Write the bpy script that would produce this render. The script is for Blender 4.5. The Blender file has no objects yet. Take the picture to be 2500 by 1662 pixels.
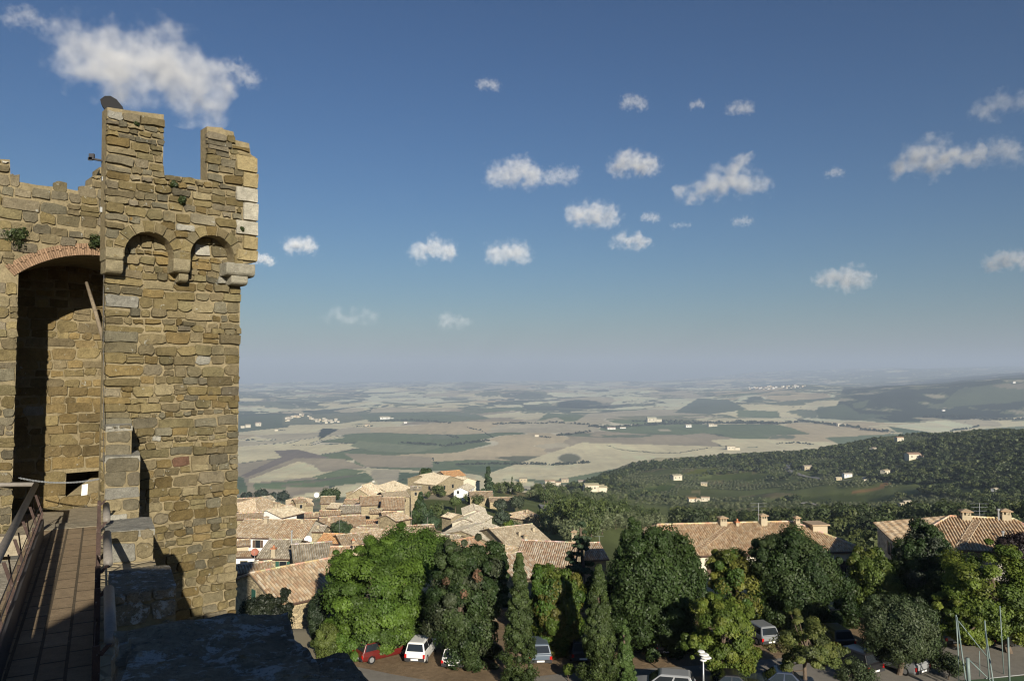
import bpy, bmesh, math, random
import numpy as np
from mathutils import Vector, Matrix
from mathutils.geometry import tessellate_polygon

scene = bpy.context.scene
COLL = scene.collection
R_ = math.radians

# ------------------------------------------------------------------ camera model (pixels of the 2500 x 1662 photograph)
FOC, CX, CY, EYE = 1875.0, 1250.0, 831.0, 912.0
TH = math.atan((EYE - CY) / FOC)
CT, ST = math.cos(TH), math.sin(TH)

def ray(px, py):
    xc, yc = (px - CX) / FOC, (CY - py) / FOC
    return Vector((xc, CT - yc * ST, ST + yc * CT))

def at(px, py, Y):
    d = ray(px, py)
    return d * (Y / d.y)

def atz(px, py, z):
    d = ray(px, py)
    return d * (z / d.z)

def proj(p):
    x, y, z = p[0], p[1], p[2]
    f = y * CT + z * ST
    u = -y * ST + z * CT
    return CX + FOC * x / f, CY - FOC * u / f

def proj_np(P):
    f = P[:, 1] * CT + P[:, 2] * ST
    u = -P[:, 1] * ST + P[:, 2] * CT
    return CX + FOC * P[:, 0] / f, CY - FOC * u / f

# ------------------------------------------------------------------ object helpers
def tag(o, label=None, cat=None, group=None, kind=None):
    if label: o['label'] = label
    if cat: o['category'] = cat
    if group: o['group'] = group
    if kind: o['kind'] = kind
    return o

def thing(name, label, cat, loc=(0, 0, 0), group=None):
    o = bpy.data.objects.new(name, None)
    o.empty_display_size = 0.3
    COLL.objects.link(o)
    o.location = loc
    return tag(o, label, cat, group)

def adopt(child, parent):
    child.parent = parent
    if parent.type == 'EMPTY':
        child.matrix_parent_inverse = Matrix.Translation(parent.location).inverted()
    return child

def mk(name, V, Fc, mat, parent=None, col=None, smooth=False):
    me = bpy.data.meshes.new(name)
    V = np.asarray(V, dtype=np.float32)
    if isinstance(Fc, np.ndarray) and Fc.ndim == 2:
        n, k = Fc.shape
        me.vertices.add(len(V)); me.vertices.foreach_set('co', V.ravel())
        me.loops.add(n * k); me.loops.foreach_set('vertex_index', Fc.astype(np.int32).ravel())
        me.polygons.add(n)
        me.polygons.foreach_set('loop_start', np.arange(0, n * k, k, dtype=np.int32))
        me.polygons.foreach_set('loop_total', np.full(n, k, dtype=np.int32))
        me.update(calc_edges=True)
    else:
        me.from_pydata(V.tolist(), [], [list(map(int, f)) for f in Fc])
        me.update()
    if col is not None:
        col = np.asarray(col, dtype=np.float32)
        c4 = np.ones((len(col), 4), dtype=np.float32); c4[:, :3] = col[:, :3]
        dom = 'FACE' if len(col) == len(me.polygons) else 'POINT'
        a = me.attributes.new('col', 'FLOAT_COLOR', dom)
        a.data.foreach_set('color', c4.ravel())
    if smooth:
        me.polygons.foreach_set('use_smooth', np.ones(len(me.polygons), dtype=bool))
    me.materials.append(mat)
    o = bpy.data.objects.new(name, me)
    COLL.objects.link(o)
    if parent is not None: adopt(o, parent)
    return o

class MB:
    """collects shapes, then links them as one mesh object"""
    def __init__(s): s.v, s.f, s.c = [], [], []
    def add(s, V, Fc, c=(.5, .5, .5)):
        b = len(s.v)
        s.v.extend([tuple(p) for p in V])
        s.f.extend([[i + b for i in f] for f in Fc])
        if len(Fc) and np.ndim(c) == 2: s.c.extend([tuple(x) for x in c])
        else: s.c.extend([tuple(c)] * len(Fc))
        return s
    def box(s, o, ax, ay, az, c=(.5, .5, .5)):
        """o corner, three edge vectors"""
        o, ax, ay, az = Vector(o), Vector(ax), Vector(ay), Vector(az)
        V = [o, o + ax, o + ax + ay, o + ay]; V += [p + az for p in V]
        if ax.cross(ay).dot(az) < 0:
            Fc = [(0, 1, 2, 3), (7, 6, 5, 4), (4, 5, 1, 0), (5, 6, 2, 1), (6, 7, 3, 2), (7, 4, 0, 3)]
        else:
            Fc = [(3, 2, 1, 0), (4, 5, 6, 7), (0, 1, 5, 4), (1, 2, 6, 5), (2, 3, 7, 6), (3, 0, 4, 7)]
        return s.add(V, Fc, c)
    def cbox(s, c0, size, c=(.5, .5, .5), rz=0):
        x, y, z = size
        M = Matrix.Rotation(rz, 3, 'Z')
        ax, ay, az = M @ Vector((x, 0, 0)), M @ Vector((0, y, 0)), Vector((0, 0, z))
        return s.box(Vector(c0) - (ax + ay + az) / 2, ax, ay, az, c)
    def tube(s, pts, r, n=8, c=(.5, .5, .5), cap=True):
        pts = [Vector(p) for p in pts]
        rr = r if isinstance(r, (list, tuple)) else [r] * len(pts)
        V, Fc = [], []
        for i, p in enumerate(pts):
            t = (pts[min(i + 1, len(pts) - 1)] - pts[max(i - 1, 0)]).normalized()
            a = t.cross(Vector((0, 0, 1)))
            if a.length < 1e-3: a = t.cross(Vector((1, 0, 0)))
            a.normalize(); b = t.cross(a)
            for k in range(n):
                w = 2 * math.pi * k / n
                V.append(p + (a * math.cos(w) + b * math.sin(w)) * rr[i])
        for i in range(len(pts) - 1):
            for k in range(n):
                Fc.append((i * n + k, i * n + (k + 1) % n, (i + 1) * n + (k + 1) % n, (i + 1) * n + k))
        if cap:
            Fc.append(tuple(range(n - 1, -1, -1)))
            Fc.append(tuple(range((len(pts) - 1) * n, len(pts) * n)))
        return s.add(V, Fc, c)
    def poly(s, pts, c=(.5, .5, .5)):
        return s.add(pts, [tuple(range(len(pts)))], c)
    def build(s, name, mat, parent=None, smooth=False):
        return mk(name, s.v, s.f, mat, parent, s.c, smooth)

# ------------------------------------------------------------------ numpy noise
def _hash(ix, iy, seed):
    n = (ix.astype(np.int64) * 374761393 + iy.astype(np.int64) * 668265263 + seed * 1442695041) & 0x7fffffff
    n = (n ^ (n >> 13)) * 1274126177 & 0x7fffffff
    return ((n ^ (n >> 16)) & 0xffff) / 65535.0

def vnoise(x, y, seed=0):
    x0, y0 = np.floor(x), np.floor(y)
    fx, fy = x - x0, y - y0
    fx = fx * fx * fx * (fx * (fx * 6 - 15) + 10); fy = fy * fy * fy * (fy * (fy * 6 - 15) + 10)
    h = lambda a, b: _hash(x0 + a, y0 + b, seed)
    return (h(0, 0) * (1 - fx) + h(1, 0) * fx) * (1 - fy) + (h(0, 1) * (1 - fx) + h(1, 1) * fx) * fy

def fbm(x, y, seed=0, oct=4):
    t, a, s = 0, .5, 0
    for i in range(oct):
        t = t + a * vnoise(x * 2 ** i, y * 2 ** i, seed + i * 7); s += a; a *= .5
    return t / s

def in_poly(px, py, poly):
    r = np.zeros(px.shape, dtype=bool)
    n = len(poly)
    for i in range(n):
        x0, y0 = poly[i]; x1, y1 = poly[(i + 1) % n]
        if y0 == y1: continue
        c = ((y0 > py) != (y1 > py)) & (px < (x1 - x0) * (py - y0) / (y1 - y0) + x0)
        r ^= c
    return r

# ------------------------------------------------------------------ materials
def nmat(name):
    m = bpy.data.materials.new(name); m.use_nodes = True
    nt = m.node_tree
    for n in list(nt.nodes): nt.nodes.remove(n)
    out = nt.nodes.new('ShaderNodeOutputMaterial')
    return m, nt, out

def N(nt, typ, **kw):
    n = nt.nodes.new('ShaderNode' + typ)
    for k, v in kw.items():
        if k.startswith('i_'):
            n.inputs[k[2:].replace('_', ' ')].default_value = v
        else: setattr(n, k, v)
    return n

def mathn(nt, op, a, b=None, c=None, clamp=False):
    n = nt.nodes.new('ShaderNodeMath'); n.operation = op; n.use_clamp = clamp
    for i, x in enumerate((a, b, c)):
        if x is None: continue
        if hasattr(x, 'type') and not isinstance(x, (int, float)): nt.links.new(x, n.inputs[i])
        else: n.inputs[i].default_value = x
    return n.outputs[0]

def mixc(nt, fac, a, b, mode='MIX'):
    n = nt.nodes.new('ShaderNodeMix'); n.data_type = 'RGBA'; n.blend_type = mode
    for sock, x in ((n.inputs[0], fac), (n.inputs[6], a), (n.inputs[7], b)):
        if isinstance(x, (int, float)): sock.default_value = x
        elif isinstance(x, tuple): sock.default_value = (x[0], x[1], x[2], 1)
        else: nt.links.new(x, sock)
    return n.outputs[2]

def maprange(nt, v, a, b, c, d, smooth=False):
    n = nt.nodes.new('ShaderNodeMapRange')
    if smooth: n.interpolation_type = 'SMOOTHSTEP'
    nt.links.new(v, n.inputs[0])
    for i, x in enumerate((a, b, c, d)): n.inputs[i + 1].default_value = x
    return n.outputs[0]

def noise_out(nt, vec, scale, detail=4, rough=.6):
    n = N(nt, 'TexNoise'); n.inputs['Scale'].default_value = scale
    n.inputs['Detail'].default_value = detail; n.inputs['Roughness'].default_value = rough
    nt.links.new(vec, n.inputs['Vector'])
    return n.outputs['Fac']

def surf(name, color=None, rough=.85, spec=.25, var=(), bump=(), metal=0.0, spots=()):
    """color None = the mesh's own colour attribute.  var: (scale, amount) mottling; spots: (scale, threshold, colour, amount) stains and lichen"""
    m, nt, out = nmat(name)
    P = N(nt, 'BsdfPrincipled')
    P.inputs['Roughness'].default_value = rough
    P.inputs['Specular IOR Level'].default_value = spec
    P.inputs['Metallic'].default_value = metal
    geo = N(nt, 'NewGeometry'); pos = geo.outputs['Position']
    if color is None:
        a = N(nt, 'Attribute', attribute_name='col'); c = a.outputs['Color']
    else:
        a = N(nt, 'RGB'); a.outputs[0].default_value = (*color, 1); c = a.outputs[0]
    for sc, am in var:
        f = maprange(nt, noise_out(nt, pos, sc, 5, .65), .25, .75, 1 - am, 1 + am)
        cb = N(nt, 'CombineColor')
        for i in range(3): nt.links.new(f, cb.inputs[i])
        c = mixc(nt, 1.0, c, cb.outputs[0], 'MULTIPLY')
    for sc, th, cc, am in spots:
        f = maprange(nt, noise_out(nt, pos, sc, 6, .7), th, th + .06, 0, am, True)
        c = mixc(nt, f, c, cc)
    nt.links.new(c, P.inputs['Base Color'])
    last = None
    for sc, dist in bump:
        b = N(nt, 'Bump'); b.inputs['Strength'].default_value = .9; b.inputs['Distance'].default_value = dist
        nt.links.new(noise_out(nt, pos, sc, 6, .65), b.inputs['Height'])
        if last is not None: nt.links.new(last, b.inputs['Normal'])
        last = b.outputs[0]
    if last is not None: nt.links.new(last, P.inputs['Normal'])
    nt.links.new(P.outputs[0], out.inputs[0])
    return m

def leafmat(name, transl=.3):
    m, nt, out = nmat(name)
    a = N(nt, 'Attribute', attribute_name='col')
    D = N(nt, 'BsdfDiffuse'); T = N(nt, 'BsdfTranslucent'); G = N(nt, 'BsdfGlossy'); G.inputs['Roughness'].default_value = .55
    nt.links.new(a.outputs['Color'], D.inputs[0])
    nt.links.new(mixc(nt, 1.0, a.outputs['Color'], (1.2, 1.25, .6), 'MULTIPLY'), T.inputs[0])
    mx = N(nt, 'MixShader'); mx.inputs[0].default_value = transl
    nt.links.new(D.outputs[0], mx.inputs[1]); nt.links.new(T.outputs[0], mx.inputs[2])
    m2 = N(nt, 'MixShader'); m2.inputs[0].default_value = .025
    nt.links.new(mx.outputs[0], m2.inputs[1]); nt.links.new(G.outputs[0], m2.inputs[2])
    nt.links.new(m2.outputs[0], out.inputs[0])
    return m

def rubblemat(name):
    """small-scale rubble masonry for walls too far off to carry single stones"""
    m, nt, out = nmat(name)
    P = N(nt, 'BsdfPrincipled'); P.inputs['Roughness'].default_value = .9; P.inputs['Specular IOR Level'].default_value = .2
    geo = N(nt, 'NewGeometry')
    mp = N(nt, 'Mapping'); mp.inputs['Scale'].default_value = (1, 1, 1.7)
    nt.links.new(geo.outputs['Position'], mp.inputs['Vector'])
    v = N(nt, 'TexVoronoi'); v.inputs['Scale'].default_value = 2.6; nt.links.new(mp.outputs[0], v.inputs['Vector'])
    e = N(nt, 'TexVoronoi', feature='DISTANCE_TO_EDGE'); e.inputs['Scale'].default_value = 2.6; nt.links.new(mp.outputs[0], e.inputs['Vector'])
    a = N(nt, 'Attribute', attribute_name='col')
    sep = N(nt, 'SeparateColor'); nt.links.new(v.outputs['Color'], sep.inputs[0])
    f = maprange(nt, sep.outputs[0], 0, 1, .68, 1.28)
    cb = N(nt, 'CombineColor')
    for i in range(3): nt.links.new(f, cb.inputs[i])
    c = mixc(nt, 1.0, a.outputs['Color'], cb.outputs[0], 'MULTIPLY')
    g = maprange(nt, e.outputs['Distance'], .0, .06, 1, 0)
    c = mixc(nt, mathn(nt, 'MULTIPLY', g, .55), c, (.42, .36, .25))
    nt.links.new(c, P.inputs['Base Color'])
    b = N(nt, 'Bump'); b.inputs['Strength'].default_value = .8; b.inputs['Distance'].default_value = .06
    nt.links.new(maprange(nt, e.outputs['Distance'], 0, .12, 0, 1), b.inputs['Height'])
    nt.links.new(b.outputs[0], P.inputs['Normal'])
    nt.links.new(P.outputs[0], out.inputs[0])
    return m

M = {}
M['stone'] = surf('tower_stone', None, .92, .15, var=((.45, .2), (1.6, .2), (9, .25), (40, .25)), bump=((5, .06), (22, .03), (70, .01)),
                  spots=((5.0, .63, (.36, .36, .32), .7), (3.3, .67, (.24, .135, .025), .7), (2.1, .62, (.075, .065, .05), .5), (.9, .62, (.10, .09, .065), .35)))
M['mortar'] = surf('lime_mortar', (.235, .195, .118), .95, .1, var=((2, .25), (14, .25)), bump=((9, .04), (40, .02)))
M['lichen_stone'] = surf('lichen_stone', (.25, .215, .155), .95, .1, var=((1.5, .3), (8, .35), (45, .3)), bump=((4, .08), (14, .06), (45, .03)),
                  spots=((6.5, .545, (.50, .51, .49), .9), (17, .575, (.44, .45, .43), .8), (5.5, .60, (.22, .15, .05), .75), (26, .60, (.06, .055, .045), .7), (3.1, .60, (.07, .065, .055), .6)))
M['brick'] = surf('arch_brick', None, .9, .15, var=((3, .15), (25, .2)), bump=((30, .012),))
M['rubble'] = rubblemat('rubble_wall')
M['plaster'] = surf('plaster', None, .9, .15, var=((.6, .08), (4, .08)), bump=((12, .01),))
M['tile'] = surf('roof_tile', None, .9, .15, var=((.7, .16), (5, .22), (22, .2)), spots=((1.3, .60, (.36, .34, .29), .5),))
M['wood'] = surf('weathered_wood', (.19, .155, .11), .85, .2, var=((3, .25), (20, .3)), bump=((30, .01),))
M['rust'] = surf('rusty_iron', (.055, .034, .028), .75, .3, var=((8, .35), (60, .3)), bump=((50, .004),), spots=((14, .6, (.30, .28, .25), .5),))
M['pipe'] = surf('dull_pipe', (.20, .18, .155), .6, .4, var=((6, .2), (40, .15)))
M['steel'] = surf('galvanised_steel', (.42, .44, .45), .45, .5, var=((8, .15),), metal=.6)
M['darkmetal'] = surf('dark_metal', (.05, .05, .055), .5, .4, var=((20, .2),))
M['gutter'] = surf('brown_gutter', (.085, .05, .035), .6, .3)
M['leaf'] = leafmat('leaf')
M['bark'] = surf('bark', (.13, .10, .075), .95, .1, var=((3, .3), (20, .3)), bump=((12, .04),))
M['white'] = surf('white_paint', (.78, .78, .76), .5, .4, var=((10, .05),))
M['col'] = surf('plain_paint', None, .6, .35)
M['glass'] = surf('dark_glass', (.018, .022, .026), .08, .6)
M['tyre'] = surf('tyre_rubber', (.018, .018, .018), .9, .2)
M['rim'] = surf('wheel_rim', (.35, .36, .37), .4, .5, metal=.5)
M['asphalt'] = surf('asphalt', (.20, .185, .16), .95, .15, var=((.25, .15), (1.4, .14), (60, .25)), bump=((50, .01),), spots=((.5, .62, (.25, .2, .14), .5),))
M['dirt'] = surf('pine_litter_dirt', (.20, .145, .09), .95, .1, var=((.3, .25), (2, .2), (25, .3)), bump=((3, .08), (25, .02)), spots=((.8, .60, (.30, .22, .13), .6), (1.7, .63, (.12, .075, .04), .6)))
M['terrain'] = surf('terrain', None, .95, .05, var=((.004, .12), (.03, .10), (.25, .12)))

def carpaint(name, c):
    m = surf(name, c, .3, .5)
    P = [n for n in m.node_tree.nodes if n.type == 'BSDF_PRINCIPLED'][0]
    P.inputs['Coat Weight'].default_value = .6; P.inputs['Coat Roughness'].default_value = .08
    return m
# ------------------------------------------------------------------ fortress: masonry generator
class Frame:
    def __init__(s, O, U, Nn):
        s.O, s.U, s.N = Vector(O), Vector(U).normalized(), Vector(Nn).normalized()
    def w(s, u, v, n=0.0):
        return s.O + s.U * u + Vector((0, 0, v)) + s.N * n
    def uv(s, px, py, n=0.0):
        d = ray(px, py)
        t = (s.O.dot(s.N) + n) / d.dot(s.N)
        p = d * t - s.O
        return p.dot(s.U), p.z

def poly_intervals(polys, v):
    xs = []
    for poly in polys:
        for i in range(len(poly)):
            (x0, y0), (x1, y1) = poly[i], poly[(i + 1) % len(poly)]
            if (y0 > v) != (y1 > v): xs.append(x0 + (x1 - x0) * (v - y0) / (y1 - y0))
    xs.sort()
    return list(zip(xs[::2], xs[1::2]))

def subtract(iv, cuts):
    for a, b in cuts:
        r = []
        for x, y in iv:
            if b <= x or a >= y: r.append((x, y)); continue
            if a > x: r.append((x, a))
            if b < y: r.append((b, y))
        iv = r
    return iv

PAL_STONE = [(0.156, 0.124, 0.059), (0.166, 0.133, 0.066), (0.144, 0.117, 0.064), (0.137, 0.117, 0.07), (0.176, 0.143, 0.072), (0.153, 0.114, 0.05), (0.129, 0.117, 0.08), (0.162, 0.133, 0.077), (0.186, 0.156, 0.091), (0.146, 0.124, 0.066)]
PAL_WARM = [(0.182, 0.134, 0.06), (0.171, 0.128, 0.06), (0.189, 0.151, 0.075), (0.159, 0.121, 0.06), (0.177, 0.144, 0.085)]
PAL_GREY = [(0.159, 0.137, 0.095), (0.145, 0.128, 0.088), (0.177, 0.151, 0.1), (0.134, 0.118, 0.08), (0.17, 0.141, 0.083)]

def one_stone(fr, mb, pts, n0, prot, col, rng, inset=.011):
    """pts: outline in (u,v), counter-clockwise; a bevelled, slightly uneven block"""
    k = len(pts)
    cu = sum(p[0] for p in pts) / k; cv = sum(p[1] for p in pts) / k
    V = []
    tilt_u, tilt_v = rng.uniform(-.08, .08), rng.uniform(-.10, .06)
    for ring, (nn, sh) in enumerate(((n0 - .05, 0.0), (n0 + prot * .55, 0.0), (n0 + prot, inset))):
        for (u, v) in pts:
            du, dv = cu - u, cv - v
            L = math.hypot(du, dv) + 1e-6
            q = min(sh / L, .45)
            uu, vv = u + du * q, v + dv * q
            nz = nn + (0 if ring == 0 else (uu - cu) * tilt_u + (vv - cv) * tilt_v + rng.uniform(-.006, .006))
            V.append(fr.w(uu, vv, nz))
    V.append(fr.w(cu, cv, n0 + prot + rng.uniform(-.014, .012)))
    Fc = []
    for r in (0, 1):
        for i in range(k):
            j = (i + 1) % k
            Fc.append((r * k + i, r * k + j, (r + 1) * k + j, (r + 1) * k + i))
    for i in range(k): Fc.append((2 * k + i, 2 * k + (i + 1) % k, 3 * k))
    mb.add(V, Fc, col)

def rough_rect(u0, v0, u1, v1, rng, rnd=.25, jit=.02):
    h, w = v1 - v0, u1 - u0
    c = min(h, w)
    P = []
    def cor(cu, cv, su, sv, first):
        a = c * rnd * rng.uniform(.3, 1.0); b = c * rnd * rng.uniform(.3, 1.0)
        p = [(cu + su * a, cv), (cu, cv + sv * b)]
        return p if first else p[::-1]
    P += cor(u0, v0, 1, 1, False)      # going round counter-clockwise from lower left
    P += [((u0 + u1) / 2, v0)]
    P += cor(u1, v0, -1, 1, True)
    P += cor(u1, v1, -1, -1, False)
    P += [((u0 + u1) / 2, v1)]
    P += cor(u0, v1, 1, -1, True)
    return [(u + rng.uniform(-jit, jit), v + rng.uniform(-jit, jit)) for u, v in P]

def masonry(fr, mb, polys, v0, v1, n0=0, hr=(.2, .36), wr=(1.1, 2.6), pal=PAL_STONE, seed=1, cuts=None, gap=.013, prot=(.02, .06), big=.12, slope=0.0, over=.0, lead=None):
    """fills the region with irregular coursed stones; cuts(v) gives (u0,u1) spans to leave free"""
    rng = random.Random(seed)
    v = v0
    while v < v1 - .03:
        h = rng.uniform(*hr)
        if v + h > v1: h = v1 - v
        iv = poly_intervals(polys, v + h * .5); rs_ = rng.uniform(-.012, .012)
        if cuts: iv = subtract(iv, cuts(v + h * .5))
        for (a, b) in iv:
            if b - a < .06: continue
            u = a - rng.uniform(0, over); bb = b + rng.uniform(-over * .6, over)
            while u < bb - .02:
                w = h * rng.uniform(*wr)
                if rng.random() < big: w *= 1.5
                if lead and u < a + .01: w = rng.uniform(*lead)
                if u + w > bb - .16: w = bb - u
                wob = slope * (u - a) + .026 * math.sin(u * 2.3 + v * 4) + rs_ * (u - a)
                c = list(rng.choice(pal)); f = rng.uniform(.68, 1.26); c = [x * f for x in c]
                if rng.random() < .02: c = [.27 * f, .26 * f, .22 * f]
                if rng.random() < .0015: c = [.13, .075, .05]
                g = gap * rng.uniform(.5, 1.7)
                lo, hi = v + wob, v + h + wob
                if h > .24 and w < .45 and rng.random() < .16:
                    m = lo + (hi - lo) * rng.uniform(.4, .6)
                    for (x, y) in ((lo, m), (m, hi)):
                        one_stone(fr, mb, rough_rect(u + g, x + g * .7, u + w - g, y - g * .7, rng), n0, rng.uniform(*prot), c, rng)
                else:
                    d = rng.uniform(-.025, .025)
                    one_stone(fr, mb, rough_rect(u + g, lo + g, u + w - g, hi - g + d, rng, rnd=rng.uniform(.12, .4)), n0, rng.uniform(*prot), c, rng)
                u += w
        v += h
    return mb

def slab(fr, mb, poly, n0, n1, c=(.34, .27, .16)):
    """extruded outline (u,v) between offsets n0 (back) and n1 (front)"""
    k = len(poly)
    V = [fr.w(u, v, n1) for u, v in poly] + [fr.w(u, v, n0) for u, v in poly]
    tri = tessellate_polygon([[Vector((u, v, 0)) for u, v in poly]])
    Fc = []
    for t in tri:
        a, b, cc = [poly[i] for i in t]
        s = (b[0] - a[0]) * (cc[1] - a[1]) - (b[1] - a[1]) * (cc[0] - a[0])
        t = list(t) if s > 0 else list(t)[::-1]
        Fc.append(tuple(t)); Fc.append(tuple(i + k for i in t[::-1]))
    area = sum(poly[i][0] * poly[(i + 1) % k][1] - poly[(i + 1) % k][0] * poly[i][1] for i in range(k))
    for i in range(k):
        j = (i + 1) % k
        Fc.append((i, i + k, j + k, j) if area > 0 else (j, j + k, i + k, i))
    mb.add(V, Fc, c)

# ---- the tower flank that faces the wall walk
O = at(250, EYE, 18.5)
UD = Vector((.737, .676, 0)).normalized(); ND = Vector((.676, -.737, 0)).normalized()
TF = Frame(O, UD, ND)
NP = .46                                  # how far the parapet stands proud of the shaft
def up(px, py, n=NP): return TF.uv(px, py, n)

GROUND = -20.0
tower = thing('fortress_tower', 'tall ochre stone fortress tower with two broken merlons and blind arches', 'tower', TF.w(1.7, GROUND, -2))

# parapet outline, arches cut out of its lower edge
def arc(l, crown, r, n=14):
    """three photo points -> circle through them in (u,v), sampled left to right"""
    (ax, ay), (bx, by), (cx, cy) = l, crown, r
    d = 2 * (ax * (by - cy) + bx * (cy - ay) + cx * (ay - by))
    ux = ((ax**2 + ay**2) * (by - cy) + (bx**2 + by**2) * (cy - ay) + (cx**2 + cy**2) * (ay - by)) / d
    uy = ((ax**2 + ay**2) * (cx - bx) + (bx**2 + by**2) * (ax - cx) + (cx**2 + cy**2) * (bx - ax)) / d
    r_ = math.hypot(ax - ux, ay - uy)
    t0, t1 = math.atan2(ay - uy, ax - ux), math.atan2(cy - uy, cx - ux)
    if t0 < t1: t0 += 2 * math.pi
    return [(ux + r_ * math.cos(t0 + (t1 - t0) * i / n), uy + r_ * math.sin(t0 + (t1 - t0) * i / n)) for i in range(n + 1)], (ux, uy, r_, t0, t1)

A1, C1 = arc(up(304, 628), up(364, 567), up(424, 634))
A2, C2 = arc(up(467, 640), up(520, 575), up(570, 644))
PAR = [up(262, 262), up(330, 272), up(400, 280), up(398, 400), up(401, 420), up(402, 432), up(430, 430), up(470, 436), up(505, 441), up(505, 309), up(543, 312), up(546, 316), up(570, 322), up(574, 342), up(608, 350), up(612, 378), up(624, 384), up(625, 500), up(625, 640)]
left_bottom = up(257, 606)
outline = [left_bottom, up(302, 612)] + A1 + A2 + [up(572, 646)]
outline = outline + PAR[::-1]
core = MB()
slab(TF, core, outline, .02, NP)
# the shaft below, and the body of the tower behind it
uL, uR = TF.uv(249, 1000)[0], TF.uv(582, 1000)[0]
vtop = TF.uv(400, 560)[1]
slab(TF, core, [(uL, GROUND), (uR, GROUND), (uR, vtop), (uL, vtop)], -.16, 0)
slab(TF, core, [(1.2, GROUND), (uR - .03, GROUND), (uR - .03, vtop + .9), (1.2, vtop + .9)], -5.0, -.161)
core.build('core', M['mortar'], tower)

def arch_cuts(circles, ring):
    def f(v):
        c = []
        for (ux, uy, r, t0, t1) in circles:
            rr = r + ring
            if uy - .35 < v < uy + rr:
                h = math.sqrt(max(rr * rr - (v - uy) ** 2, 0)) if v > uy else rr
                c.append((ux - h, ux + h))
        if up(626, 640)[1] < v < up(626, 386)[1]:      # the quoins take the outer edge
            for i in range(len(QY) - 1):
                if up(626, QY[i + 1])[1] <= v <= up(626, QY[i])[1]: c.append((up(575 if i % 2 == 0 else 592, QY[i])[0], 99))
        return c
    return f
QY = [386, 425, 462, 498, 542, 578, 612, 640]
RING = .27
par_poly = [outline]
pm = MB()
vbot = up(260, 648)[1]
masonry(TF, pm, par_poly, vbot, up(262, 262)[1], NP, hr=(.13, .27), wr=(1.1, 2.5), pal=PAL_STONE + PAL_GREY, lead=(.25, .7), seed=11, cuts=arch_cuts([C1, C2], RING), over=.03, prot=(.03, .09))
pm.build('parapet_stonework', M['stone'], tower)
# pale new quoins down the parapet's outer edge
qm = MB(); rng = random.Random(5)
ys = [386, 425, 462, 498, 542, 578, 612, 640]
for i in range(len(ys) - 1):
    wl = 575 if i % 2 == 0 else 592
    a, b = up(wl, ys[i + 1]), up(626, ys[i])
    a = (a[0], up(626, ys[i + 1])[1])
    c = (.34, .32, .26) if 1 < i < 5 else (.29, .235, .125)
    one_stone(TF, qm, rough_rect(a[0], a[1] + .012, b[0] + .02, b[1] - .012, rng, .06, .008), NP, .085, c, rng)
qm.build('quoins', M['stone'], tower)
# voussoirs round the two blind arches
vm = MB(); rng = random.Random(8)
for (ux, uy, r, t0, t1) in (C1, C2):
    n = 9; ext = .0
    for i in range(n):
        a, b = t0 + (t1 - t0) * i / n - .02, t0 + (t1 - t0) * (i + 1) / n + .02
        r1 = r + RING * rng.uniform(.85, 1.05)
        pts = [(ux + r * math.cos(a), uy + r * math.sin(a)), (ux + r1 * math.cos(a), uy + r1 * math.sin(a)), (ux + r1 * math.cos((a + b) / 2), uy + r1 * math.sin((a + b) / 2)),
               (ux + r1 * math.cos(b), uy + r1 * math.sin(b)), (ux + r * math.cos(b), uy + r * math.sin(b)), (ux + r * math.cos((a + b) / 2), uy + r * math.sin((a + b) / 2))]
        pts = pts[::-1]
        ff = rng.uniform(.85, 1.15); c = [x * ff for x in rng.choice(PAL_STONE)]
        one_stone(TF, vm, pts, NP, rng.uniform(.03, .06), c, rng)
        # soffit of the same stone
vm.build('arch_stones', M['stone'], tower)

# corbels: stacked rounded blocks that carry the parapet
def corbel(px0, py0, px1, py1, n1, name='corbel', c=(.22, .19, .12), round_=.35):
    mb = MB()
    a, b = TF.uv(px0, py1, n1), TF.uv(px1, py0, n1)
    u0, u1, v0, v1 = a[0], b[0], min(a[1], b[1]), max(a[1], b[1])
    prof = [(-.02, v1), (n1, v1), (n1, v0 + (v1 - v0) * round_)]
    for i in range(1, 6):
        t = i / 5 * math.pi / 2
        prof.append((n1 - .18 * (1 - math.cos(t)), v0 + (v1 - v0) * round_ * (1 - math.sin(t))))
    prof.append((-.02, v0))
    k = len(prof)
    V = [TF.w(u0, v, n) for n, v in prof] + [TF.w(u1, v, n) for n, v in prof]
    Fc = [tuple(range(k)), tuple(range(2 * k - 1, k - 1, -1))] + [(i, i + k, (i + 1) % k + k, (i + 1) % k) for i in range(k)]
    mb.add(V, Fc, c)
    o = mb.build(name, M['stone'], tower)
    md = o.modifiers.new('b', 'BEVEL'); md.width = .025; md.segments = 2
    return o
corbel(258, 606, 303, 634, NP + .05); corbel(258, 636, 302, 666, NP - .02)
corbel(424, 634, 466, 664, NP + .05); corbel(437, 663, 461, 688, NP - .10)
corbel(553, 646, 624, 671, NP + .06, c=(.25, .235, .185)); corbel(565, 672, 606, 694, NP - .04, c=(.25, .235, .185))

# shaft stonework: larger stones
sm = MB()
shaft = [(uL, GROUND + 8), (uR, GROUND + 8), (uR, vtop), (uL, vtop)]
masonry(TF, sm, [shaft], TF.uv(400, 1640)[1], vtop, 0, hr=(.14, .31), wr=(.9, 2.4), lead=(.35, .95), seed=21, over=.035, prot=(.03, .10), pal=PAL_STONE * 5 + PAL_GREY + PAL_WARM)
# long squared blocks bonded into the left corner
rng = random.Random(3)
sm.build('shaft_stonework', M['stone'], tower)

# ---- the wall beside the tower with the brick-arched recess
NW = -.45
recess = thing('fortress_wall', 'stone fortress wall with brick arched recess left of the tower', 'wall', TF.w(-1.5, GROUND, -2))
def uw(px, py, n=NW): return TF.uv(px, py, n)
arcp, CA = arc(uw(45, 668), uw(135, 632), uw(225, 624), 16)
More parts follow.
